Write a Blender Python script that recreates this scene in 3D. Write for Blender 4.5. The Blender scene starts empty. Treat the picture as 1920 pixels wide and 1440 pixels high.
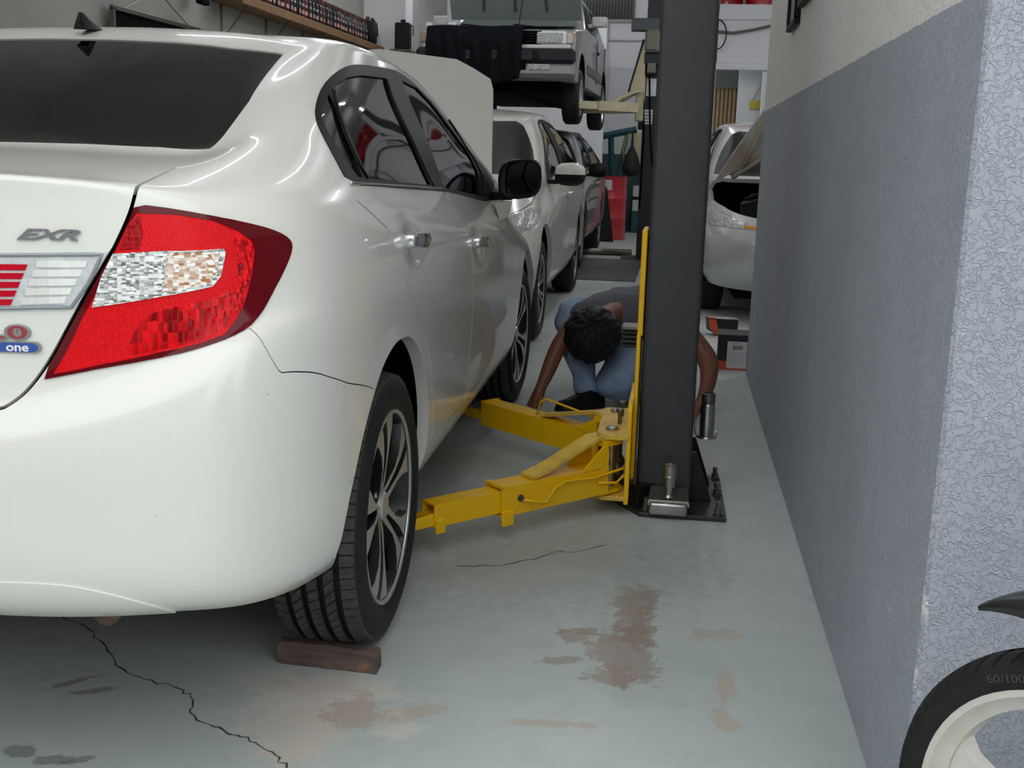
import bpy, bmesh, math, random
import numpy as np
from mathutils import Vector, Matrix
from mathutils.geometry import delaunay_2d_cdt

scene = bpy.context.scene
COL = scene.collection
R = math.radians
random.seed(7)

# ------------------------------------------------------------------ camera
CAM_F, CAM_YAW, CAM_PITCH, CAM_ROLL, CAM_H = 2085., -.141, .2031, .0277, 1.1423
def make_camera():
    f = Vector((math.sin(CAM_YAW)*math.cos(CAM_PITCH), math.cos(CAM_YAW)*math.cos(CAM_PITCH), -math.sin(CAM_PITCH)))
    r = Vector((math.cos(CAM_YAW), -math.sin(CAM_YAW), 0)); u = r.cross(f)
    r2 = math.cos(CAM_ROLL)*r + math.sin(CAM_ROLL)*u
    u2 = -math.sin(CAM_ROLL)*r + math.cos(CAM_ROLL)*u
    cd = bpy.data.cameras.new('camera'); co = bpy.data.objects.new('camera', cd); COL.objects.link(co)
    cd.sensor_width = 36; cd.sensor_fit = 'HORIZONTAL'; cd.lens = CAM_F/1920*36
    cd.clip_start = .02; cd.clip_end = 200
    m = Matrix((r2, u2, -f)).transposed().to_4x4(); m.translation = (0, 0, CAM_H)
    co.matrix_world = m
    scene.camera = co
make_camera()

# ------------------------------------------------------------------ world and lights
vs = scene.view_settings
vs.view_transform = 'Standard'; vs.look = 'None'; vs.gamma = 1; vs.use_curve_mapping = False
vs.exposure = 0.16
w = bpy.data.worlds.new('overcast_sky'); scene.world = w; w.use_nodes = True
bg = w.node_tree.nodes['Background']
bg.inputs[0].default_value = (.92, .97, 1.0, 1); bg.inputs[1].default_value = 1.75

# ------------------------------------------------------------------ helpers
def sc(c):                                   # sRGB 0-255 -> linear
    return tuple(((x/255)/12.92 if x/255 <= .04045 else ((x/255+.055)/1.055)**2.4) for x in c)

def mat(name, col, rough=.5, metal=0., spec=.5, coat=0., noise=None, bump=None, trans=0., alpha=1., emit=None):
    """col sRGB 0-255; noise=(scale, amount, other sRGB); bump=(scale, strength)"""
    m = bpy.data.materials.new(name); m.use_nodes = True
    nt = m.node_tree; b = nt.nodes['Principled BSDF']
    c = sc(col) + (1,)
    b.inputs['Base Color'].default_value = c
    b.inputs['Roughness'].default_value = rough; b.inputs['Metallic'].default_value = metal
    b.inputs['Specular IOR Level'].default_value = spec
    b.inputs['Coat Weight'].default_value = coat; b.inputs['Coat Roughness'].default_value = .04
    b.inputs['Transmission Weight'].default_value = trans; b.inputs['Alpha'].default_value = alpha
    if emit:
        b.inputs['Emission Color'].default_value = sc(emit[0]) + (1,); b.inputs['Emission Strength'].default_value = emit[1]
    if noise or bump:
        tc = nt.nodes.new('ShaderNodeTexCoord')
    if noise:
        n = nt.nodes.new('ShaderNodeTexNoise'); n.inputs['Scale'].default_value = noise[0]; n.inputs['Detail'].default_value = 6
        n.inputs['Roughness'].default_value = .65
        nt.links.new(tc.outputs['Object'], n.inputs['Vector'])
        rp = nt.nodes.new('ShaderNodeMapRange'); rp.inputs[1].default_value = .35; rp.inputs[2].default_value = .7
        rp.inputs[3].default_value = 0; rp.inputs[4].default_value = noise[1]
        nt.links.new(n.outputs['Fac'], rp.inputs[0])
        mx = nt.nodes.new('ShaderNodeMix'); mx.data_type = 'RGBA'
        mx.inputs[6].default_value = c; mx.inputs[7].default_value = sc(noise[2]) + (1,)
        nt.links.new(rp.outputs[0], mx.inputs[0]); nt.links.new(mx.outputs[2], b.inputs['Base Color'])
    if bump:
        n2 = nt.nodes.new('ShaderNodeTexNoise'); n2.inputs['Scale'].default_value = bump[0]; n2.inputs['Detail'].default_value = 4
        nt.links.new(tc.outputs['Object'], n2.inputs['Vector'])
        bp = nt.nodes.new('ShaderNodeBump'); bp.inputs['Strength'].default_value = bump[1]; bp.inputs['Distance'].default_value = .01
        nt.links.new(n2.outputs['Fac'], bp.inputs['Height']); nt.links.new(bp.outputs[0], b.inputs['Normal'])
    return m

def tag(o, label=None, cat=None, group=None, kind=None):
    if label: o['label'] = label
    if cat: o['category'] = cat
    if group: o['group'] = group
    if kind: o['kind'] = kind
    return o

def empty(name, loc=(0, 0, 0), rz=0, parent=None):
    o = bpy.data.objects.new(name, None); COL.objects.link(o)
    o.location = loc; o.rotation_euler = (0, 0, rz); o.empty_display_size = .05
    if parent: o.parent = parent
    return o

class MB:
    """collects vertices and faces; build() links them as one mesh object"""
    def __init__(s): s.v = []; s.f = []; s.m = []
    def add(s, vs, fs, mi=0, T=None):
        o = len(s.v)
        s.v += [tuple(T @ Vector(p)) for p in vs] if T is not None else [tuple(p) for p in vs]
        s.f += [tuple(i+o for i in f) for f in fs]; s.m += [mi]*len(fs)
        return s
    def box(s, c, d, mi=0, bev=0., T=None, seg=1):
        if bev <= 0:
            x, y, z = d[0]/2, d[1]/2, d[2]/2
            vs = [(c[0]+a*x, c[1]+b*y, c[2]+e*z) for e in (-1, 1) for b in (-1, 1) for a in (-1, 1)]
            return s.add(vs, [(0, 2, 3, 1), (4, 5, 7, 6), (0, 1, 5, 4), (2, 6, 7, 3), (0, 4, 6, 2), (1, 3, 7, 5)], mi, T)
        bm = bmesh.new(); bmesh.ops.create_cube(bm, size=1)
        for q in bm.verts: q.co = Vector((q.co.x*d[0]+c[0], q.co.y*d[1]+c[1], q.co.z*d[2]+c[2]))
        bmesh.ops.bevel(bm, geom=bm.edges[:], offset=min(bev, min(d)*.49), segments=seg, affect='EDGES', profile=.5)
        return s.bm(bm, mi, T)
    def bm(s, bm, mi=0, T=None):
        bm.verts.index_update()
        s.add([q.co.copy() for q in bm.verts], [[q.index for q in f.verts] for f in bm.faces], mi, T); bm.free(); return s
    def tube(s, pts, r, n=8, mi=0, T=None, cap=True, closed=False):
        pts = [Vector(p) for p in pts]; N = len(pts); rs = r if isinstance(r, (list, tuple)) else [r]*N
        vs = []; up = None
        for i, p in enumerate(pts):
            if closed: d = (pts[(i+1) % N]-pts[i-1]).normalized()
            else: d = ((pts[min(i+1, N-1)]-p).normalized()+(p-pts[max(i-1, 0)]).normalized()).normalized()
            if up is None:
                up = Vector((0, 0, 1)) if abs(d.z) < .9 else Vector((1, 0, 0))
            a = d.cross(up).normalized(); up = a.cross(d).normalized()
            for k in range(n):
                t = 2*math.pi*k/n; vs.append(p+(a*math.cos(t)+up*math.sin(t))*rs[i])
        fs = []
        for i in range(N if closed else N-1):
            j = (i+1) % N
            for k in range(n):
                l = (k+1) % n; fs.append((i*n+k, i*n+l, j*n+l, j*n+k))
        if cap and not closed:
            fs.append(tuple(range(n))[::-1]); fs.append(tuple((N-1)*n+k for k in range(n)))
        return s.add(vs, fs, mi, T)
    def lathe(s, prof, n=24, mi=0, T=None, axis='z', cap=False):
        """prof: (radius, height) list"""
        vs = []; N = len(prof)
        for (r, h) in prof:
            for k in range(n):
                t = 2*math.pi*k/n; a, b = r*math.cos(t), r*math.sin(t)
                vs.append((a, b, h) if axis == 'z' else ((h, a, b) if axis == 'x' else (b, h, a)))
        fs = [(i*n+k, i*n+(k+1) % n, (i+1)*n+(k+1) % n, (i+1)*n+k) for i in range(N-1) for k in range(n)]
        if cap: fs.append(tuple(range(n))[::-1]); fs.append(tuple((N-1)*n+k for k in range(n)))
        return s.add(vs, fs, mi, T)
    def prism(s, poly, z0, z1, mi=0, T=None):
        n = len(poly); vs = [(p[0], p[1], z0) for p in poly]+[(p[0], p[1], z1) for p in poly]
        fs = [tuple(range(n))[::-1], tuple(range(n, 2*n))]+[(i, (i+1) % n, n+(i+1) % n, n+i) for i in range(n)]
        return s.add(vs, fs, mi, T)
    def build(s, name, mats, parent=None, smooth=False, angle=None, bevel=0.):
        me = bpy.data.meshes.new(name); me.from_pydata(s.v, [], s.f)
        mats = mats if isinstance(mats, (list, tuple)) else [mats]
        for m in mats: me.materials.append(m)
        if len(mats) > 1: me.polygons.foreach_set('material_index', s.m)
        bm = bmesh.new(); bm.from_mesh(me); bmesh.ops.recalc_face_normals(bm, faces=bm.faces)
        if bevel > 0:
            es = [e for e in bm.edges if len(e.link_faces) == 2 and e.calc_face_angle(0) > .6]
            bmesh.ops.bevel(bm, geom=es, offset=bevel, segments=2, affect='EDGES', profile=.5, clamp_overlap=True)
        bm.to_mesh(me); bm.free()
        if smooth or angle:
            me.polygons.foreach_set('use_smooth', [True]*len(me.polygons))
            if angle: me.set_sharp_from_angle(angle=R(angle))
        me.update()
        o = bpy.data.objects.new(name, me); COL.objects.link(o)
        if parent: o.parent = parent
        return o

def copy_tree(o, parent=None):
    c = o.copy(); COL.objects.link(c); c.parent = parent
    for ch in list(o.children): copy_tree(ch, c)
    return c

def TRS(loc=(0, 0, 0), rot=(0, 0, 0), scl=(1, 1, 1)):
    from mathutils import Euler
    return Matrix.Translation(loc) @ Euler(rot).to_matrix().to_4x4() @ Matrix.Diagonal((*scl, 1))

def frame_at(p, ex, ey, ez):
    m = Matrix((Vector(ex), Vector(ey), Vector(ez))).transposed().to_4x4(); m.translation = p
    return m

def text_mesh(body, size, depth, mats, name, parent=None, M=None, bevel=0., align='CENTER', shear=0., offset=0., xs=1.):
    cu = bpy.data.curves.new(name, 'FONT'); cu.body = body; cu.size = size; cu.extrude = depth; cu.align_x = align; cu.align_y = 'CENTER'
    cu.bevel_depth = bevel; cu.shear = shear; cu.offset = offset; cu.resolution_u = 3
    to = bpy.data.objects.new(name+'_tmp', cu); COL.objects.link(to)
    dg = bpy.context.evaluated_depsgraph_get()
    me = bpy.data.meshes.new_from_object(to.evaluated_get(dg)); bpy.data.objects.remove(to); bpy.data.curves.remove(cu)
    me.materials.clear(); me.materials.append(mats)
    if xs != 1: me.transform(Matrix.Diagonal((xs, 1, 1, 1)))
    if M is not None: me.transform(M)
    me.name = name
    o = bpy.data.objects.new(name, me); COL.objects.link(o)
    if parent: o.parent = parent
    return o
# ------------------------------------------------------------------ the setting
def N(nt, t, **k):
    n = nt.nodes.new(t)
    for a, b in k.items(): setattr(n, a, b)
    return n
def math_n(nt, op, a, b=None, clamp=False):
    n = N(nt, 'ShaderNodeMath', operation=op, use_clamp=clamp)
    for i, x in enumerate((a, b)):
        if x is None: continue
        if isinstance(x, (int, float)): n.inputs[i].default_value = x
        else: nt.links.new(x, n.inputs[i])
    return n.outputs[0]
def mixc(nt, f, a, b):
    m = N(nt, 'ShaderNodeMix', data_type='RGBA')
    for i, x in ((0, f), (6, a), (7, b)):
        if isinstance(x, (int, float)): m.inputs[i].default_value = x
        elif isinstance(x, tuple): m.inputs[i].default_value = x
        else: nt.links.new(x, m.inputs[i])
    return m.outputs[2]
def noise_n(nt, vec, scale, detail=5, rough=.6, dist=0.):
    n = N(nt, 'ShaderNodeTexNoise'); n.inputs['Scale'].default_value = scale; n.inputs['Detail'].default_value = detail
    n.inputs['Roughness'].default_value = rough; n.inputs['Distortion'].default_value = dist; nt.links.new(vec, n.inputs['Vector']); return n.outputs['Fac']
def rng(nt, x, a, b, c=0., d=1.):
    n = N(nt, 'ShaderNodeMapRange'); n.clamp = True
    for i, q in enumerate((a, b, c, d)): n.inputs[i+1].default_value = q
    nt.links.new(x, n.inputs[0]); return n.outputs[0]
def L4(c): return sc(c)+(1,)

XWALL = .4235
def floor_material():
    m = bpy.data.materials.new('painted_concrete_floor'); m.use_nodes = True; nt = m.node_tree; b = nt.nodes['Principled BSDF']
    pos = N(nt, 'ShaderNodeNewGeometry').outputs['Position']
    n1 = noise_n(nt, pos, .9, 4); n2 = noise_n(nt, pos, 7, 8, .7); n3 = noise_n(nt, pos, 45, 6, .7)
    col = mixc(nt, rng(nt, n1, .35, .65), L4((180, 188, 184)), L4((196, 202, 198)))
    col = mixc(nt, rng(nt, n2, .52, .75, 0, .35), col, L4((156, 160, 154)))
    col = mixc(nt, rng(nt, n3, .60, .70, 0, .45), col, L4((204, 206, 202)))
    # grime film (browner, towards the post)
    n4 = noise_n(nt, pos, 2.2, 6, .7)
    n6 = noise_n(nt, pos, 24, 10, .78)
    warp = math_n(nt, 'ADD', math_n(nt, 'MULTIPLY', n2, .4), math_n(nt, 'MULTIPLY', n6, .6))
    def blob(x, y, rx, ry, rot, edge, amt, c):
        nonlocal col
        mp = N(nt, 'ShaderNodeMapping'); mp.vector_type = 'TEXTURE'; mp.inputs['Location'].default_value = (x, y, 0); mp.inputs['Rotation'].default_value = (0, 0, rot); mp.inputs['Scale'].default_value = (rx, ry, 1)
        nt.links.new(pos, mp.inputs['Vector'])
        ln = N(nt, 'ShaderNodeVectorMath', operation='LENGTH'); nt.links.new(mp.outputs[0], ln.inputs[0])
        d = math_n(nt, 'ADD', ln.outputs['Value'], math_n(nt, 'MULTIPLY', math_n(nt, 'SUBTRACT', warp, .5), 6.5))
        col = mixc(nt, math_n(nt, 'MULTIPLY', rng(nt, d, 1+edge, 1-edge), amt), col, L4(c))
    br = (158, 140, 128); wt = (216, 206, 194)
    blob(-.30, 2.95, .42, .24, .3, .5, .35, (128, 126, 112))
    for a in ((-.045, 2.72, .05, .16, -.1), (-.03, 2.60, .035, .12, 0), (-.06, 2.45, .07, .16, 0), (-.085, 2.33, .05, .06, .3), (-.19, 2.53, .035, .04, 0), (-.20, 2.39, .05, .02, .3), (-.17, 2.56, .05, .02, .2)): blob(*a, .12, .7, br)
    for a in ((.16, 2.607, .06, .035, .3), (.165, 2.33, .02, .08, 0), (.155, 2.18, .025, .05, .2), (-.49, 2.08, .08, .03, .5), (-.20, 2.09, .08, .014, .1)): blob(*a, .1, .6, (186, 168, 150))
    for a in ((-.69, 2.10, .15, .11, .2, .25, .8, wt), (-.70, 1.95, .10, .10, .6, .2, .8, (206, 196, 184)), (-.60, 2.06, .05, .07, 0, .1, .7, (176, 160, 146)), (-.74, 2.17, .12, .05, .1, .3, .7, (200, 190, 178)), (-.50, 2.0, .05, .03, .5, .2, .6, wt)): blob(*a)
    for a in ((-1.24, 2.064, .05, .012, .8), (-1.172, 2.04, .045, .012, .5), (-1.18, 1.786, .03, .018, 0), (-1.106, 1.771, .035, .016, .3), (-1.058, 1.78, .03, .012, .6)): blob(*a, .12, .6, (108, 106, 100))
    nt.links.new(col, b.inputs['Base Color'])
    nt.links.new(rng(nt, n2, .3, .7, .34, .55), b.inputs['Roughness']); b.inputs['Specular IOR Level'].default_value = .45
    bp = N(nt, 'ShaderNodeBump'); bp.inputs['Strength'].default_value = .12; bp.inputs['Distance'].default_value = .004; nt.links.new(n3, bp.inputs['Height']); nt.links.new(bp.outputs[0], b.inputs['Normal'])
    return m

def plaster_material(name, low, high, line=1.398, worm=True):
    m = bpy.data.materials.new(name); m.use_nodes = True; nt = m.node_tree; b = nt.nodes['Principled BSDF']
    pos = N(nt, 'ShaderNodeNewGeometry').outputs['Position']; sep = N(nt, 'ShaderNodeSeparateXYZ'); nt.links.new(pos, sep.inputs[0])
    nA = noise_n(nt, pos, 6, 5); nB = noise_n(nt, pos, 60, 4, .6); nC = noise_n(nt, pos, 22, 6, .7)
    lowc = mixc(nt, rng(nt, nA, .3, .7), L4(low), L4(tuple(min(255, x+10) for x in low)))
    lowc = mixc(nt, rng(nt, nB, .62, .72, 0, .35), lowc, L4(tuple(min(255, x+28) for x in low)))
    zz = math_n(nt, 'ADD', sep.outputs['Z'], math_n(nt, 'MULTIPLY', math_n(nt, 'SUBTRACT', nC, .5), .014))
    hic = mixc(nt, rng(nt, nB, .4, .75, 0, .4), L4(high), L4(tuple(x-30 for x in high)))
    col = mixc(nt, math_n(nt, 'GREATER_THAN', zz, line), lowc, hic)
    # chipped paint low down, white underneath
    hgt = math_n(nt, 'ADD', nC, math_n(nt, 'MULTIPLY', sep.outputs['Z'], -.55))
    col = mixc(nt, rng(nt, hgt, .66, .69), col, L4((226, 222, 216)))
    cx_ = math_n(nt, 'ADD', math_n(nt, 'SUBTRACT', sep.outputs['X'], XWALL), math_n(nt, 'SUBTRACT', sep.outputs['Y'], 1.745))
    cm = math_n(nt, 'MULTIPLY', rng(nt, math_n(nt, 'ADD', cx_, math_n(nt, 'MULTIPLY', nC, -.055)), -.022, -.028), rng(nt, sep.outputs['Z'], .75, .35))
    col = mixc(nt, cm, col, L4((228, 226, 222)))
    # a few long scratches at bumper height
    mp = N(nt, 'ShaderNodeMapping'); mp.inputs['Rotation'].default_value = (R(8), 0, 0); mp.inputs['Scale'].default_value = (1, .9, 26); nt.links.new(pos, mp.inputs['Vector'])
    scr = noise_n(nt, mp.outputs[0], 3.2, 3, .5); msk = math_n(nt, 'MULTIPLY', rng(nt, scr, .70, .73), rng(nt, nB, .5, .6)); 
    zb = math_n(nt, 'MULTIPLY', rng(nt, sep.outputs['Z'], .25, .35), rng(nt, sep.outputs['Z'], .95, .8))
    col = mixc(nt, math_n(nt, 'MULTIPLY', msk, zb), col, L4((220, 220, 222)))
    nt.links.new(col, b.inputs['Base Color']); b.inputs['Roughness'].default_value = .62
    if worm:
        wv = N(nt, 'ShaderNodeVectorMath', operation='ADD'); nz = N(nt, 'ShaderNodeTexNoise'); nz.inputs['Scale'].default_value = 28; nt.links.new(pos, nz.inputs['Vector'])
        sc_ = N(nt, 'ShaderNodeVectorMath', operation='SCALE'); sc_.inputs['Scale'].default_value = .05; nt.links.new(nz.outputs['Color'], sc_.inputs[0])
        nt.links.new(pos, wv.inputs[0]); nt.links.new(sc_.outputs[0], wv.inputs[1])
        vo = N(nt, 'ShaderNodeTexVoronoi', feature='DISTANCE_TO_EDGE'); vo.inputs['Scale'].default_value = 42; nt.links.new(wv.outputs[0], vo.inputs['Vector'])
        n5 = noise_n(nt, pos, 35, 2, .5)
        w1 = noise_n(nt, pos, 62, 1.5, .5, .6); w2 = noise_n(nt, wv.outputs[0], 84, 1, .5); hh = math_n(nt, 'MAXIMUM', rng(nt, math_n(nt, 'ABSOLUTE', math_n(nt, 'SUBTRACT', w1, .5)), .035, .0), math_n(nt, 'MULTIPLY', rng(nt, math_n(nt, 'ABSOLUTE', math_n(nt, 'SUBTRACT', w2, .46)), .03, .0), .8)); hh = math_n(nt, 'ADD', hh, math_n(nt, 'MULTIPLY', nB, .35))
    else: hh = nB
    bp = N(nt, 'ShaderNodeBump'); bp.inputs['Strength'].default_value = .62; bp.inputs['Distance'].default_value = .004; nt.links.new(hh, bp.inputs['Height']); nt.links.new(bp.outputs[0], b.inputs['Normal'])
    return m

M_floor = floor_material()
M_wallr = plaster_material('grey_blue_textured_plaster', (164, 168, 179), (246, 240, 236))
M_wallw = mat('white_wall_paint', (234, 235, 238), rough=.7, noise=(1.6, .5, (216, 218, 221)), bump=(40, .06))
M_wallc = mat('concrete_wall', (176, 176, 168), rough=.8, noise=(2.5, .7, (150, 150, 144)), bump=(30, .1))
M_ceil = mat('ceiling_paint', (196, 196, 192), rough=.8)
M_dark = mat('dark_gap', (12, 12, 13), rough=.9)

def struct(o, **k): o['kind'] = 'structure'; return o
floor = MB(); floor.add([(-9, -9, 0), (9, -9, 0), (9, 20.5, 0), (-9, 20.5, 0)], [(0, 1, 2, 3)]); FLOOR = struct(floor.build('floor', M_floor))
def crack(pts, w0):
    m = MB(); random.seed(3); P_ = []
    for a, b in zip(pts[:-1], pts[1:]):
        for k in range(5):
            t = k/5; P_.append((a[0]+(b[0]-a[0])*t+random.uniform(-.006, .006), a[1]+(b[1]-a[1])*t+random.uniform(-.006, .006)))
    P_.append(pts[-1]); vs_ = []
    for i, p in enumerate(P_):
        q = P_[min(i+1, len(P_)-1)]; o_ = P_[max(i-1, 0)]; d = Vector((q[0]-o_[0], q[1]-o_[1])).normalized(); w_ = w0*random.uniform(.4, 1.2)
        vs_ += [(p[0]-d.y*w_, p[1]+d.x*w_, .0006), (p[0]+d.y*w_, p[1]-d.x*w_, .0006)]
    m.add(vs_, [(2*i, 2*i+1, 2*i+3, 2*i+2) for i in range(len(P_)-1)])
    return m.build('floor_crack', mat('crack_dark', (62, 60, 56), rough=.9), FLOOR)  # thin dark strips laid on the floor as cracks
crack([(-1.62, 2.6), (-1.471, 2.393), (-1.335, 2.325), (-1.253, 2.237), (-1.162, 2.145), (-1.096, 2.106), (-1.002, 2.087), (-.947, 2.045), (-.934, 1.982), (-.859, 1.948), (-.82, 1.922), (-.786, 1.92), (-.715, 1.877), (-.665, 1.828), (-.62, 1.76)], .0022)
crack([(-.553, 2.924), (-.443, 2.956), (-.353, 3.028), (-.299, 3.099), (-.245, 3.111), (-.148, 3.194)], .0018)

XW = .4235
rw = MB(); rw.box((XW+1.5, (1.745+6.09)/2, 2.3), (3.0, 6.09-1.745, 4.6), bev=.006); struct(rw.build('wall_right', M_wallr))
wl = MB(); wl.box((-3.85, 9.0, 2.3), (.2, 20.5, 4.6)); struct(wl.build('wall_left', M_wallc))
wr2 = MB(); wr2.box((3.6, 13.2, 2.3), (.2, 14.2, 4.6)); struct(wr2.build('wall_right_far', M_wallw))
# back wall with the opening on its right
bw = MB(); bw.box((-1.68, 18.1, 2.3), (4.14, .2, 4.6)); bw.box((2.0, 18.1, 3.0), (3.2, .2, .95)); bw.box((2.4, 18.1, 1.3), (2.4, .2, 2.6)); bw.box((.42, 18.1, 2.3), (.12, .2, 4.6))
struct(bw.build('wall_back', M_wallw))
lg = MB(); lg.box((2.0, 18.4, 3.30), (3.3, .9, .10)); struct(lg.build('trim_1', M_wallw))
lb = MB(); lb.box((2.0, 17.97, 2.56), (3.3, .08, .10), bev=.01); struct(lb.build('trim_2', M_wallw))
b2 = MB(); b2.box((1.2, 20.3, 2.3), (4.5, .2, 4.6)); struct(b2.build('wall_back_room', mat('grey_back_room', (150, 152, 150), rough=.8)))
bd = MB(); bd.box((1.33, 18.55, 1.3), (.94, .1, 2.6)); struct(bd.build('wall_back_side', M_wallw))
# wooden slat door behind the opening
dr = empty('door_1', (.66, 19.6, 0)); struct(dr)
dh = MB(); dh.box((0, .03, 1.2), (.62, .04, 2.4)); dh.build('door_leaf', mat('door_wood_dark', (110, 88, 62), rough=.6), dr)
M_slat = mat('door_slat_wood', (182, 152, 112), rough=.55, noise=(9, .6, (150, 120, 84)))
sl = None
for i in range(9):
    if sl is None:
        s_ = MB(); s_.box((0, 0, 1.2), (.05, .03, 2.38), bev=.006); sl = s_.build('slat', M_slat, dr); c_ = sl
    else: c_ = sl.copy(); COL.objects.link(c_)
    c_.location = (-.27+.066*i, 0, 0)
dt = MB(); dt.box((.02, -.05, 2.50), (.9, .1, .34)); dt.build('door_header', mat('grey_header', (112, 114, 112), rough=.6), dr)
dfm = MB(); dfm.box((.36, -.02, 1.2), (.09, .1, 2.4)); dfm.build('door_frame', mat('dark_frame', (70, 72, 76), rough=.5), dr)
# white partition and pier
pt = MB(); pt.box((-2.45, 16.6, 1.5), (2.66, .16, 3.0)); struct(pt.build('wall_partition', M_wallw))
pr = MB(); pr.box((-3.5, 13.4, 2.3), (.5, .35, 4.6)); struct(pr.build('wall_pier', M_wallw))
# teal dado behind the drum
td = MB(); td.box((-.55, 17.97, .60), (1.9, .04, 1.2)); struct(td.build('trim_3', mat('teal_dado_paint', (58, 76, 80), rough=.5)))
# roller shutter high on the back wall
rs = empty('roller_shutter', (-1.23, 17.95, 3.22)); tag(rs, 'grey ribbed metal roller shutter panel high on the back wall', 'shutter')
M_sh = mat('galvanised_slat', (150, 148, 146), rough=.35, metal=.6, noise=(3, .8, (98, 94, 92))); s0_ = None
for i in range(17):
    if s0_ is None:
        q = MB(); q.tube([(0, 0, 0), (0, 0, .9)], .03, 8); s0_ = q.build('shutter_slat', M_sh, rs, smooth=True); c_ = s0_
    else: c_ = s0_.copy(); COL.objects.link(c_)
    c_.location = (-.39+.049*i, 0, .02)
ce = MB(); ce.box((-.1, 10.9, 4.65), (7.6, 19.0, .1)); struct(ce.build('ceiling', M_ceil))
ow = MB(); ow.box((0, -7.6, 1.9), (22, .3, 3.8)); ow2 = MB(); ow2.box((-5.4, -.2, 2.3), (.3, 3.9, 4.6)); struct(ow.build('wall_sky_blocker', mat('sky_blocker_grey', (128, 126, 120), rough=.8))); struct(ow2.build('wall_side_blocker', bpy.data.materials['sky_blocker_grey']))  # unseen walls added behind the camera to block low sky light
fa = MB(); fa.box((-.1, 1.5, 4.45), (7.6, .2, .3)); struct(fa.build('trim_4', M_wallw))

# LED tube lights under the ceiling
M_led = mat('led_tube_dim', (255, 255, 255), emit=((250, 252, 255), 16.))
M_ledb = mat('led_tube_bright', (255, 255, 255), emit=((250, 252, 255), 130.))
M_ledh = mat('led_housing', (225, 225, 225), rough=.4)
def tube_light(x, y, z, rz, label, L=1.2):
    t = empty('tube_light', (x, y, z), rz); tag(t, label, 'light', 'ceiling tube lights')
    a = MB(); a.box((0, 0, .045), (.05, L, .03), bev=.006); a.build('housing', M_ledh, t)
    b = MB(); b.tube([(0, -L/2+.02, 0), (0, L/2-.02, 0)], .014, 10); b.build('tube', M_ledb if y > 8 else M_led, t, smooth=True)
    for s_ in (-1, 1):
        c = MB(); c.box((0, s_*(L/2-.01), .02), (.036, .025, .06), bev=.004); c.build('end_cap', M_ledh, t)
    
    for s_ in (-1, 1):
        d = MB(); d.tube([(0, s_*L*.3, .06), (0, s_*L*.3, 4.6-z)], .004, 6); d.build('hanging_wire', M_ledh, t)
LT = [(-.2, 2.6, 3.6), (-2.6, 3.2, 3.6), (-.2, 6.2, 3.6), (-2.6, 6.6, 3.6), (-.2, 10., 3.9), (-2.8, 10., 3.9), (-.2, 14.4, 3.9), (-2.6, 14.2, 3.9), (1.9, 8.2, 3.6), (1.9, 12.2, 3.6)]
for i, (x, y, z) in enumerate(LT): tube_light(x, y, z, 0 if i % 2 == 0 else R(90), 'slim white tube light hung under the workshop ceiling')
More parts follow.
